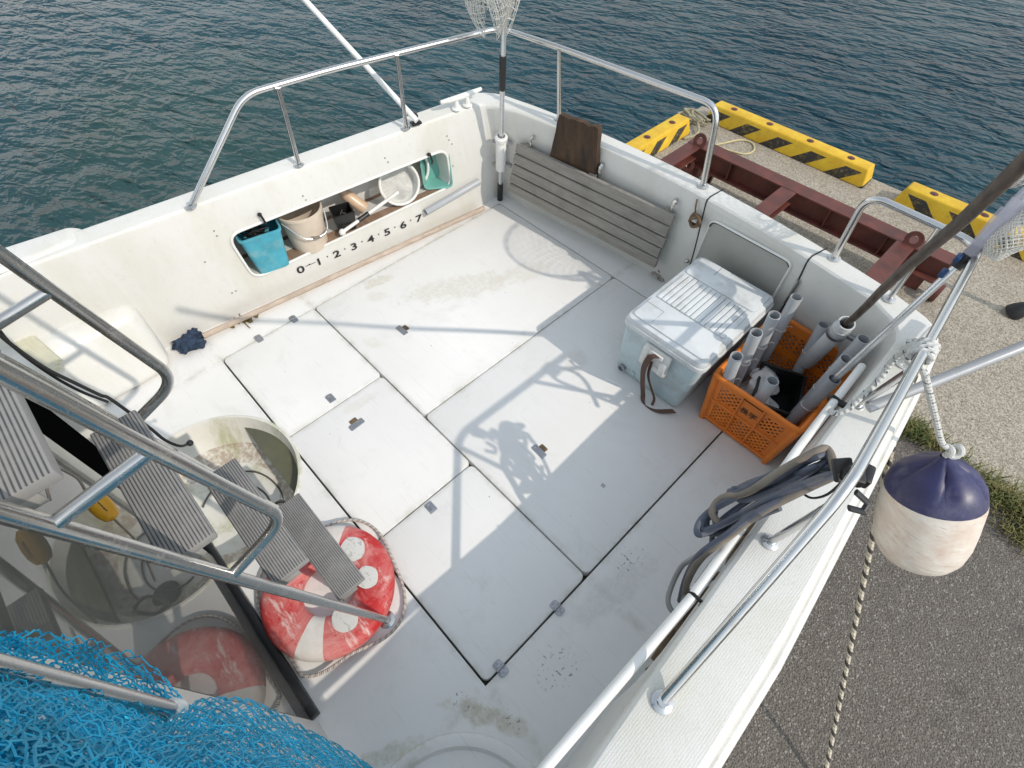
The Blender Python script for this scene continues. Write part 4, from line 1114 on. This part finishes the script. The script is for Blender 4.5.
for k in range(3):
    d0 = spt(986+k*10)
    def film(u, v, d0=d0, k=k):
        a = 2*pi*u; r = .018+.014*v*(1+.8*noise.noise(V((cos(a)*2, sin(a)*2, k*5+v*2)))); w_ = d0+hd*(v-.4)*.14
        uu = hd.orthogonal().normalized(); vv = hd.cross(uu); return w_+uu*r*cos(a)+vv*r*sin(a)
    mb.grid(film, 22, 6)
mb.build('plastic_film', M['smoke'], ln2)
mb = MB()
def wb(u, v):
    a = 2*pi*u; c0 = spt(1020)+V((.035, -.03, -.03)); uu = hd.orthogonal().normalized(); vv = hd.cross(uu); r = (.05*sin(pi*min(1, v*.9+.1)))*(1+.35*noise.noise(V((cos(a), sin(a), v*3))))
    return c0+hd*(v-.5)*.20+uu*r*cos(a)+vv*r*sin(a)
mb.netting(wb, 40, 30, .0011, 3).netting(lambda u, v: wb(u, v)+V((.006, -.004, .004)), 36, 26, .0011, 3); mb.build('net_bag', M['netwhite'], ln2)

# hose bundle hung from a clamp on the rail
hb2 = empty('hose_bundle', P(760, 500, z=.5), 'bundle of muddy slate blue hose hung in loops over the gunwale from a black clamp', 'hose')
random.seed(11); tp_ = P(842, 468, z=.80)
def ht(px, py, z): return P(px, py, z=z)
loops = [
 ([(838, 470, .82), (822, 455, .80), (775, 478, .72), (730, 500, .60), (706, 515, .52), (703, 530, .50), (722, 524, .55), (768, 500, .70), (815, 480, .80), (838, 474, .83)], .0135, 'hose'),
 ([(836, 472, .83), (828, 450, .81), (815, 452, .81), (782, 470, .75), (748, 492, .66), (722, 498, .58), (712, 512, .55), (720, 524, .54)], .0135, 'hose_tan'),
 ([(838, 480, .80), (830, 461, .80), (812, 470, .78), (775, 490, .70), (742, 500, .62), (733, 490, .60), (745, 488, .62), (770, 478, .70)], .012, 'hose'),
 ([(834, 476, .82), (800, 492, .76), (760, 513, .68), (728, 537, .58), (702, 557, .48), (688, 580, .36), (684, 600, .26)], .014, 'hose_tan'),
 ([(836, 470, .80), (790, 470, .70), (740, 488, .60), (712, 508, .50), (708, 528, .46), (728, 528, .50), (780, 508, .66)], .011, 'hose'),
 ([(830, 466, .80), (785, 480, .71), (735, 510, .57), (715, 530, .48), (712, 545, .44), (718, 540, .46), (742, 520, .56)], .010, 'hose')]
for pts, r, m in loops:
    MB().tube(cr([ht(*p) for p in pts], 7), r*.72, 12).build('hose_loop', M[m], hb2)
    if len(pts) > 6: MB().tube(cr([ht(p[0]+random.uniform(-5, 3), p[1]+random.uniform(-4, 5), p[2]+random.uniform(-.05, .01)) for p in pts], 7), r*.6, 10).build('hose_loop', M['hose'], hb2)
mb = MB(); mb.tube(cr([ht(697, 556, .40), ht(682, 566, .34), ht(672, 585, .30), ht(668, 602, .30), ht(676, 612, .3), ht(690, 590, .3)], 6), .008, 8); mb.build('hose_loop', M['hose_grey'], hb2)
cl = empty('spring_clamp', P(862, 485, z=.9), 'black plastic spring clamp gripping the steel rail above the hose bundle', 'clamp')
mb = MB(); c = P(852, 481, z=.90)
mb.box(c+V((-.008, .006, .006)), (.05, .042, .028), Matrix.Rotation(.5, 3, 'Z'), .008); mb.box(P(843, 470, z=.91), (.04, .05, .016), Matrix.Rotation(.9, 3, 'Z') @ Matrix.Rotation(.5, 3, 'X'), .004); mb.build('jaw', M['black'], cl)
mb = MB(); mb.box(P(866, 476, z=.89), (.022, .05, .03), Matrix.Rotation(.2, 3, 'Z'), .006)
mb.tube([P(856, 492, z=.885), P(868, 503, z=.87)], .0085, 8, flat=.6); mb.tube([P(849, 508, z=.87), P(864, 512, z=.86)], .008, 8, flat=.6); mb.tube([P(868, 503, z=.87), P(863, 511, z=.86)], .006, 8); mb.build('handle', M['black'], cl)
mb = MB(); mb.tube(cr([P(846, 478, z=.89), P(828, 494, z=.80), P(812, 498, z=.74), P(803, 492, z=.72), P(812, 485, z=.76)], 6), .003, 6); mb.build('loop_cord', M['cord'], cl)
# rope in the side pocket
mb = MB(); random.seed(5)
for k in range(5):
    y0 = .42+.12*k; mb.tube(cr([V((.10+random.uniform(-.02, .05), y0+.1*j+random.uniform(-.05, .05), .16+.05*random.random()+.05*j)) for j in range(5)], 5), .012, 8)
tag(mb.build('old_rope', M['brownrope']), 'old brown rope heaped in the side pocket behind the white pipe', 'rope')

# mooring rope on the aft cleat, and the fender
RT = P(925, 350, z=.90)
def along(a, b, t): return V(a).lerp(V(b), t)
E_ = P(945, 456, x=.362)     # fender eye
ra, rb = P(940, 322, z=.90), P(848, 487, z=.90); rdir = (rb-ra).normalized()
pts = []
c0 = P(922, 352, z=.90)
uu = rdir.orthogonal().normalized(); vv = rdir.cross(uu)
for i in range(52):
    t = i/12*2*pi; s = -.03+.062*i/52
    pts.append(c0+rdir*s+(uu*cos(t)*.024+vv*sin(t)*.021))
pts = pts + [c0+rdir*.03+V((.035, 0, -.03))]
pts2 = cr([pts[-1], V(pts[-1]).lerp(E_, .4), V(pts[-1]).lerp(E_, .8), E_+V((-.004, 0, .03)), E_], 6)
fl = empty('fender_rope', c0, 'white flecked rope wound round the rail and cleat, holding up the fender', 'rope')
rope('wraps', pts, .0085, M['flecked'], fl); rope('drop', pts2, .0085, M['flecked'], fl)
cl_c = P(908, 358, z=G)
rope('tail', cr([c0+rdir*-.02+V((-.02, 0, 0)), P(893, 360, z=.80), P(880, 378, z=.74), P(860, 398, z=.68), P(846, 410, z=.64), P(834, 413, z=.615), P(829, 410, z=.61)], 6), .0085, M['flecked'], fl)
rope('cleat_turns', cr([c0+V((-.02, 0, -.02)), cl_c+V((.03, .05, .04)), cl_c+V((-.03, .03, .035)), cl_c+V((.02, -.04, .04)), cl_c+V((-.03, -.03, .04)), c0+V((-.01, .02, -.03))], 6), .0085, M['flecked'], fl)
kn = E_+V((0, 0, .035)); mb = MB()
mb.tube([kn+V((.016*cos(t)+.004*cos(3*t), .016*sin(t), .012*sin(2*t))) for t in [2*pi*i/24 for i in range(24)]], .0085, 8, closed=True); mb.build('knot', M['flecked'], fl)
fen = empty('fender', E_, 'scuffed white boat fender with a navy blue top, hanging outside the gunwale', 'fender')
ax = V((.19, -.075, -.42)).normalized(); fr = .130; FL = .40
def fender_body():
    mb = MB(); n = 40; prof = [(.012, 0), (.020, .006), (.030, .014), (.070, .035), (.104, .068), (.122, .10), (fr, .135)]
    prof2 = [(fr, .135), (fr+.003, .16), (fr+.004, .24), (fr+.002, .31), (.124, .36), (.108, .395), (.08, .42), (.04, .436), (.001, .44)]
    u = ax.orthogonal().normalized(); v = ax.cross(u)
    def ring(r, h, fl):
        o = []
        for j in range(n):
            a = 2*pi*j/n; k = 1-fl*max(0, cos(a*5))**5; o.append(mb.bm.verts.new(E_+ax*h+(u*cos(a)+v*sin(a))*r*k))
        return o
    R = [ring(r, h, .34*math.exp(-((h-.045)/.035)**2)) for r, h in prof]
    for A, B in zip(R, R[1:]):
        for j in range(n): mb.bm.faces.new((A[j], A[(j+1) % n], B[(j+1) % n], B[j]))
    mb.build('end_cap', M['navy'], fen, angle=60)
    mb = MB(); R = [ring(r, h, 0) for r, h in prof2]
    for A, B in zip(R, R[1:]):
        for j in range(n): mb.bm.faces.new((A[j], A[(j+1) % n], B[(j+1) % n], B[j]))
    nm = N('scuffed_vinyl'); p = nm.obj(); col = nm.mix(nm.ramp(nm.noise(nm.mp(p, scale=(3, 3, 9)), 3, 7, .7), (.4, 0.0), (.7, 1.0)), (.66, .58, .50), (.78, .75, .69))
    c2 = nm.ramp(nm.noise(nm.mp(p, scale=(1, 1, .6), loc=(1, 2, 3)), 7, 6, .7), (.48, 0.0), (.68, .7)); col = nm.mix(c2, col, (.58, .43, .35))
    c3 = nm.ramp(nm.noise(nm.mp(p, scale=(2, 2, 14)), 5, 5, .8), (.56, 0.0), (.66, .7)); col = nm.mix(c3, col, (.38, .30, .23))
    mb.build('fender_body', nm.done(col, .5, 0, nm.bump(nm.noise(p, 60, 4), .2, .002)), fen, angle=60)
fender_body()
# striped rope down to the quay
a = P(915, 372, z=GZ+.01); b_ = P(825, 768, z=QZ+.02)
sp_ = [P(921, 362, z=GZ+.02), P(905, 400, z=.55), P(890, 455, z=.30), P(876, 520, z=.02), P(862, 590, z=-.35), P(846, 670, z=-.75), P(834, 730, z=-1.08), P(822, 790, z=QZ+.02), P(816, 830, z=QZ+.015)]
sr = rope('striped_rope', cr(sp_, 16), .0105, M['striped'], None, 8); tag(sr, 'black and cream striped rope hanging from the gunwale past the fender to the asphalt', 'rope')

# grey pole sticking outboard
mb = MB(); a = P(868, 408, z=.635); b_ = P(945, 372, z=.72); d = (P(1024, 346, z=.80)-a); mb.tube([a, a+d, a+d*1.6], .0155, 16)
tag(mb.build('boat_pole', M['alu']), 'grey pole lying over the gunwale under the rail and sticking outboard', 'pole')
# prop leg with rubber foot standing on the quay
mb_ = empty('prop_leg', P(1014, 312, z=QZ), 'grey prop with a black rubber foot standing on the concrete', 'prop')
fc = P(1012, 312, z=QZ+.02); up = (V((.5, .15, 1))).normalized()
MB().lathe([(.001, 0), (.072, 0), (.076, .01), (.072, .05), (.058, .10), (.045, .12), (.001, .122)], fc-V((0, 0, .015)), up, 24).build('rubber_foot', M['rubber'], mb_)
MB().tube([fc+up*.08, fc+up*1.6], .032, 18).build('leg', M['alu'], mb_)
# white outrigger pole on the port gunwale
o = empty('outrigger_pole', P(415, 124, z=G), 'long white pole raked outboard from a black foot on the left gunwale', 'pole')
mb = MB(); a = P(417, 121, z=G+.03); b_ = P(303, -2, z=1.02); mb.tube([a, b_, a+(b_-a)*1.9], .013, 14); mb.build('pole', M['white'], o)
mb = MB(); c = P(416, 124, z=G); mb.box(c+V((0, 0, .006)), (.05, .035, .012), Matrix.Rotation(1.4, 3, 'Z'), .003); mb.box(c+V((0, 0, .022)), (.022, .022, .03), bev=.004); mb.ball(c+V((0, 0, .038)), .016, sub=2); mb.build('foot', M['black'], o)

# ---------------- life ring under the ladder
LRc = V((-.772, -.098, 0)); lr = empty('life_ring', LRc, 'faded red and white life ring lying on the deck under the ladder', 'life ring')
def ring_mat():
    n = N('faded_red_ring'); p = n.obj(); c = n.sep(p)
    a = n.noise(p, 7, 7, .7, .6); col = n.mix(n.ramp(a, (.42, 0.0), (.64, 1.0)), (.50, .018, .02), (.66, .27, .25))
    a2 = n.ramp(n.noise(n.mp(p, loc=(4, 4, 4)), 13, 7, .75), (.58, 0.0), (.72, .8)); col = n.mix(a2, col, (.76, .64, .60))
    a4 = n.ramp(n.noise(n.mp(p, scale=(1, 3.5, 1), loc=(8, 2, 2), rot=(0, 0, .8)), 9, 6, .7), (.56, 0.0), (.66, .75)); col = n.mix(a4, col, (.74, .60, .56))
    a3 = n.ramp(n.noise(n.mp(p, loc=(1, 7, 2)), 22, 6, .7), (.60, 0.0), (.68, .8)); col = n.mix(a3, col, (.42, .012, .015))
    return n.done(col, .55, 0, n.bump(n.noise(p, 50, 5), .3, .002))
mb = MB(); R0, R1 = .088, .222; Rm = (R0+R1)/2; hw = (R1-R0)/2; n = 72; prev = None; rings = []
BANDS = [math.degrees(atan2((q-LRc).y, (q-LRc).x)) for q in (P(312, 640, z=.08), P(331, 526, z=.08))]
redm, whm = ring_mat(), worn('white_ring_band', (.72, .70, .66), .5, dirt=(.6, .38, .35), dirt_amt=.5, dirt_sc=12)
sec = [(hw*abs(cos(t))**.75*(1 if cos(t) > 0 else -1), .042+.040*abs(sin(t))**.75*(1 if sin(t) > 0 else -1)) for t in [2*pi*i/20 for i in range(20)]]
for i in range(n):
    a = 2*pi*i/n; rings.append([mb.bm.verts.new(LRc+V(((Rm+q[0])*cos(a), (Rm+q[0])*sin(a), q[1]))) for q in sec])
for i in range(n):
    A, B = rings[i], rings[(i+1) % n]; a = (360*(i+.5)/n) % 360
    for j in range(20):
        f = mb.bm.faces.new((A[j], A[(j+1) % 20], B[(j+1) % 20], B[j])); f.material_index = 1 if any(abs((a-c+180) % 360-180) < 11 for c in BANDS) else 0
mb.build('ring', [redm, whm], lr)
for px, py, s in ((352.5, 549, .046), (367, 577, .040), (345, 618, .046)):
    c = P(px, py, z=.083); c.z = .0835; b = MB()
    vs = [b.bm.verts.new(c+V((s*cos(t)*(1+.03*sin(5*t)), s*.9*sin(t)*(1+.03*cos(4*t)), .0016-.003))) for t in [2*pi*i/28 for i in range(28)]]
    cv = b.bm.verts.new(c+V((0, 0, .0022)))
    for i in range(28): b.bm.faces.new((cv, vs[i], vs[(i+1) % 28]))
    n_ = N('white_patch_with_marks'); p = n_.obj(); mk = n_.ramp(n_.noise(n_.mp(p, scale=(1, 2.2, 1)), 38, 3, .5, 1.2), (.54, 0.0), (.66, .5)); b.build('white_patch', n_.done(n_.mix(mk, (.66, .65, .62), (.26, .26, .27)), .6), lr)
pts = []
for i in range(60):
    a = 2*pi*i/60; k = abs(sin(a*2+.5)); pts.append(LRc+V(((.226+.045*k**2)*cos(a), (.226+.03*k**2)*sin(a), .04-.026*k)))
for i, p in enumerate(pts):
    if p.y < BY+.03: p.y = BY+.03
rope('grab_line', pts+[pts[0]], .0055, rope_mat('grubby_white_rope', (.66, .62, .58), (.45, .40, .36), .02), lr)
# yellow float hanging on the door
fc = P(100, 505, y=-.285); yf = empty('key_float', fc, 'small yellow oval float hanging beside the tinted cabin door', 'float')
mb = MB(); ax2 = V((.5, .05, -.35)).normalized(); mb.lathe([(.001, -.040), (.010, -.037), (.017, -.024), (.019, 0), (.018, .018), (.013, .033), (.001, .039)], fc, ax2, 22); mb.build('float_body', M['yellowfloat'], yf)
text('float_lettering', 'YAMAHA', .0085, fc+(CAM-fc).normalized()*.0195, -ax2, V((.3, .5, .6)), M['ink'], yf)
mb = MB(); e0 = fc-ax2*.038; mb.tube(cr([e0, e0+V((-.03, 0, .01)), e0+V((-.05, -.01, .05)), e0+V((-.09, -.02, .06)), P(50, 500, y=-.30)], 6), .0025, 6); mb.tube(cr([fc+ax2*.037, fc+ax2*.11+V((0, 0, .01)), fc+ax2*.2+V((0, -.02, .03))], 5), .0022, 6); mb.build('cord', M['hose_tan'], yf)
# black cord along the far ladder stringer
mb = MB(); mb.tube(cr([P(-10, 325, x=-1.0), P(12, 345, x=-1.0), P(45, 368, x=-1.0), P(75, 383, x=-1.0), P(100, 395, x=-1.0), P(112, 400, x=-.99), P(150, 428, x=-.99), P(165, 440, x=-1.0), P(180, 446, x=-1.0), P(190, 443, x=-1.0)], 6), .0034, 7); mb.ball(P(190, 443, x=-1.0), .008, sub=2)
mb.tube(cr([P(-10, 318, x=-1.01), P(14, 347, x=-1.01), P(50, 374, x=-1.01), P(80, 391, x=-1.01), P(108, 402, x=-1.0)], 6), .0028, 7)
mb.build('lashing_cord', M['cord'], lad)
# cream hose on the side box
mb = MB()
for k in range(3): mb.tube(cr([P(-20, 305+k*8, z=.32), P(20, 330+k*7, z=.32), P(58, 362+k*4, z=.325)], 6), .016, 8, flat=.6)
tag(mb.build('flat_hose', M['cream']), 'cream flat hose lying on the white side box beyond the ladder', 'hose')
# hoses in the well
mb = MB(); c = WC+V((0, 0, -.160))
for k in range(2):
    r = .11+.06*k; mb.tube([c+V((.06+r*cos(t)*1.1, .04+r*sin(t)*.9, .004*k+.008*sin(3*t+k))) for t in [-.4+i/30*(4+.4*k) for i in range(31)]], .004, 6)
mb.tube(cr([c+V((.20, .10, .0)), c+V((.24, .14, .05)), c+V((.20, .18, .09)), c+V((.16, .14, .05)), c+V((.22, .1, .02))], 6), .0065, 7)
tag(mb.build('thin_hose', worn('dark_thin_hose', (.10, .09, .075), .6)), 'thin dark hose coiled in the bottom of the round well', 'hose')

# ---------------- blue net heap near the camera
bn = empty('fishing_net', P(120, 720, y=-.25), 'bright blue fishing net heaped over a steel rail by the cabin door', 'net')
PL = [P(-40, 660, y=-.285), P(0, 671, y=-.285), P(168, 711, y=-.285), P(187, 715, y=-.285)]
hr_ = empty('grab_rail', PL[1]); hr_.parent = boat; hr_.location = WL[hr_]-WL[boat]
MB().tube([PL[0]+(PL[0]-PL[2])*.3, PL[2]], .0125, 14).build('bar', M['steel_old'], hr_); MB().lathe([(.001, 0), (.014, 0), (.017, .006), (.017, .02), (.012, .026), (.001, .028)], PL[2], PL[3]-PL[2], 16).build('end_cap', M['whiteplastic'], hr_)
def lerp_curve(pts, x):
    for (xa, ya), (xb, yb) in zip(pts, pts[1:]):
        if x <= xb: return ya+(yb-ya)*(x-xa)/(xb-xa)
    return pts[-1][1]
TOP = [(-80, 650), (0, 676), (60, 688), (120, 704), (165, 722), (185, 706), (205, 697), (245, 697), (280, 712), (310, 730), (345, 748), (380, 772), (420, 800)]
def heap(k):
    def fn(u, v):
        px = -80+480*u; t = lerp_curve(TOP, px); py = t+v*(880-t)
        nz = noise.noise(V((u*6+k*3.1, v*5, k*2.0))); n2 = noise.noise(V((u*15, v*13+k, k*4.0)))
        yy = -.285+.06*sin(pi*min(1, v*1.1)*.6)+.013*k*min(1, v*3)+.030*nz+.008*n2
        px += (16*noise.noise(V((u*7, v*7, 5+k)))+9*noise.noise(V((u*21, v*17, 3+k))))*min(1, v*5); py += (12*noise.noise(V((u*8, v*6, 9+k)))+9*noise.noise(V((u*19, v*19, 1+k))))*min(1, v*5)
        return P(px, py, y=min(yy, -.14))
    return fn
for k in range(6):
    MB().netting(heap(k), *((76, 46, .00085, 4, .03, .0022) if k % 2 == 0 else (58, 36, .0009, 4, .06, .0036))).build('net_layer', M['netblue'], bn)
TOP2 = [(-80, 630), (0, 637), (60, 639), (95, 648), (130, 660), (150, 678), (165, 695), (180, 714), (200, 725)]
def veil(u, v):
    px = -80+262*u; t = lerp_curve(TOP2, px); b = lerp_curve([(-80, 655), (0, 680), (165, 720), (190, 728)], px); py = t+(b-t)*v
    yy = -.285-.018*sin(pi*v)+.02*noise.noise(V((u*9, v*3, 1))); px += 6*noise.noise(V((u*9, v*4, 3)))
    return P(px, py, y=max(yy, BY+.012))
MB().netting(veil, 46, 14, .0012, 3, 0, .003).netting(lambda u, v: veil(u, v)+V((.004, .012, .006*sin(u*20))), 40, 12, .0011, 3, .1, .003).build('net_layer', M['netblue'], bn)

# ------------------------------------------------------------------ on the quay
def stop_mat():
    n = N('worn_yellow_and_black_paint'); p = n.obj(); c = n.sep(p)
    t = n.math('FRACT', n.math('MULTIPLY', n.math('ADD', n.math('ADD', c[0], n.math('MULTIPLY', c[2], -1.3)), .07), 1/.40)); s = n.math('GREATER_THAN', t, .54)
    s = n.math('MULTIPLY', s, n.math('LESS_THAN', c[2], .142))
    ye = n.mix(n.ramp(n.noise(p, 6, 6, .7), (.4, 0.0), (.7, 1.0)), (.60, .36, .015), (.74, .50, .03))
    wr = n.ramp(n.noise(p, 26, 7, .75), (.52, 0.0), (.64, .85)); bl = n.mix(n.math('MULTIPLY', wr, .55), (.028, .026, .022), (.42, .28, .05))
    col = n.mix(s, ye, bl)
    ch = n.ramp(n.noise(n.mp(p, loc=(5, 1, 2)), 16, 8, .75), (.60, 0.0), (.66, .7)); col = n.mix(ch, col, (.22, .17, .10))
    return n.done(col, .6, 0, n.bump(n.noise(p, 40, 4), .3, .003))
STM = stop_mat()
def car_stop(c, rz, label, L=2.0):
    o = empty('wheel_stop', c, label, 'wheel stop', 'yellow and black wheel stops along the quay edge'); o.rotation_euler.z = rz
    mb = MB(); h, wb_, wt, e = .19, .12, .085, .05
    mb.hexa([(-L/2, -wb_, 0), (L/2, -wb_, 0), (L/2, wb_, 0), (-L/2, wb_, 0)], [(-L/2+e, -wt, h), (L/2-e, -wt, h), (L/2-e, wt, h), (-L/2+e, wt, h)], .016, 3)
    b = mb.build('block', STM); b.parent = o; b.location = (0, 0, 0); 
    for v in b.data.vertices: pass
    for x in (-.72, -.25, .25, .72):
        mb = MB(); mb.lathe([(.001, h+.0025), (.036, h+.0025), (.040, h+.001), (.040, h-.006)], (x, 0, 0), n=18); mb.lathe([(.001, h+.006), (.014, h+.006), (.014, h)], (x, 0, 0), n=8)
        b = mb.build('bolt_hole', M['rust'], o); b.location = (0, 0, 0)
    return o
ysr = 6.30
car_stop((-1.98, ysr, QZ), 0, 'yellow and black wheel stop behind the transom door, the longest one in full view')
car_stop((.33, ysr-.02, QZ), pi, 'yellow and black wheel stop seen under the dark wooden pole')
car_stop((2.68, ysr, QZ), 0, 'yellow wheel stop at the right picture edge beyond the net bag')
car_stop((-3.02, 4.78, QZ), pi/2, 'yellow and black wheel stop at right angles to the others by the red frame corner')
# red oxide cradle frame
crd = empty('steel_cradle', (-1.3, 5.2, QZ), 'red oxide painted steel boat cradle frame standing on the quay behind the transom', 'cradle')
ZT = -.98
def ibeam(a, b, h=.22, wd=.17, name='beam'):
    a = V(a); b = V(b); d = (b-a).normalized(); s = d.cross(V((0, 0, 1))).normalized(); R_ = Matrix((( d.x, s.x, 0), (d.y, s.y, 0), (d.z, s.z, 1))); L = (b-a).length; c = (a+b)/2
    mb = MB(); mb.box(c-V((0, 0, .008)), (L, wd, .016), R_, .002, 1); mb.box(c-V((0, 0, h-.008)), (L, wd, .016), R_, .002, 1); mb.box(c-V((0, 0, h/2)), (L, .012, h-.033), R_)
    k = int(L/.55)
    for i in range(1, k+1):
        q = a.lerp(b, i/(k+1)); mb.box(q-V((0, 0, h/2)), (.010, wd-.02, h-.034), R_)
    return mb.build(name, M['rust'], crd, False)
pa, pb = P(690, 142, z=ZT), P(952, 254, z=ZT); yb_ = (pa.y+pb.y)/2
ibeam((pa.x-.02, yb_, ZT), (pb.x+.05, yb_, ZT))
x1_, x2_, x3_ = pa.x+.06, P(782, 195, z=ZT).x, P(905, 245, z=ZT).x
for x in (x1_, x2_, x3_): ibeam((x, yb_-.088, ZT-.001), (x, yb_-3.4, ZT-.001), .12, .15, 'crossmember')
for x, dz in ((x1_+.04, 0), (x3_+.03, 0), (x1_+.02, -.25)):
    mb = MB(); c = V((x, yb_-.06 if dz == 0 else yb_-.12, ZT+.05+dz)); n_ = V((.0, -1, .25)).normalized()
    for s in (-1, 1): mb.lathe([(.034, .008*s), (.072, .008*s), (.072, 0), (.034, 0), (.034, .008*s)], c, n_, 24)
    mb.box(c-V((0, -.004, .075)), (.13, .016, .06), bev=.002); mb.build('lifting_lug', M['rust'], crd)
for x in (pa.x+.1, pb.x-.1):
    mb = MB(); mb.box((x, yb_+.02, (ZT-.22+QZ)/2), (.14, .12, ZT-.22-QZ)); mb.build('foot', M['rust'], crd); mb = MB(); mb.lathe([(.04, -.03), (.08, -.03), (.08, .03), (.04, .03)], (x+.2, yb_-.05, QZ+.08), (1, 0, 0), 20)
    mb.build('caster', M['rust'], crd)
# ropes on the quay
mb = MB(); random.seed(2); c = P(690, 118, z=QZ+.05)
for k in range(5): mb.tube(cr([c+V((random.uniform(-.18, .22), random.uniform(-.10, .12), random.uniform(-.03, .05))) for _ in range(6)], 6), .013, 7)
mb.tube(cr([c+V((.1, 0, .03)), c+V((.25, -.2, -.02)), c+V((.2, -.4, -.03))], 6), .016, 7)
tag(mb.build('quay_rope', worn('pale_quay_rope', (.34, .31, .21), .9, var=.3, sc=30)), 'heap of pale rope at the quay corner between two wheel stops', 'rope')
mb = MB(); mb.tube(cr([P(*q, z=QZ+.012) for q in ((705, 146), (720, 144), (740, 140), (752, 143), (754, 150), (745, 154), (728, 150), (712, 146))], 6), .010, 7)
tag(mb.build('thin_rope', worn('straw_rope', (.55, .48, .27), .9)), 'thin straw coloured rope looped on the concrete behind the red beam', 'rope')
# grass along the joint
nm = N('dry_green_grass'); p = nm.obj(); gcol = nm.mix(nm.ramp(nm.noise(p, 9, 4), (.35, 0.0), (.65, 1.0)), (.075, .105, .022), (.20, .17, .06)); gm = nm.done(gcol, .8)
mb = MB(); random.seed(9)
def tuft(x, y, n, hgt, sp):
    for _ in range(n):
        b = V((x+random.gauss(0, sp), y+random.gauss(0, sp*.45), QZ+.004)); a = random.uniform(0, 2*pi); l = hgt*random.uniform(.4, 1.1); d = V((cos(a), sin(a), 0)); s = V((-sin(a), cos(a), 0))*.0035
        m = b+d*l*.30+V((0, 0, l*.6)); t = b+d*l*.75+V((0, 0, l*random.uniform(.5, .95)))
        v = [mb.bm.verts.new(q) for q in (b-s, b+s, m+s*.8, m-s*.8, t)]; mb.bm.faces.new(v[:4]); mb.bm.faces.new((v[3], v[2], v[4]))
g1 = P(912, 432, z=QZ); g2 = P(1012, 505, z=QZ); g3 = P(1020, 540, z=QZ)
tuft(g1.x, g1.y, 420, .13, .10); tuft(g1.x+.2, g1.y-.02, 160, .09, .10); tuft(g2.x-.12, g2.y, 380, .14, .12); tuft(g2.x+.12, g2.y-.05, 420, .16, .13); tuft(g2.x+.4, g2.y, 400, .14, .2); tuft(g3.x, g3.y, 200, .10, .09)
for k in range(16): tuft(.2+k*.35, JY+.02*sin(k), 40, .08, .1)
tag(mb.build('grass', gm, None, False), kind='stuff')
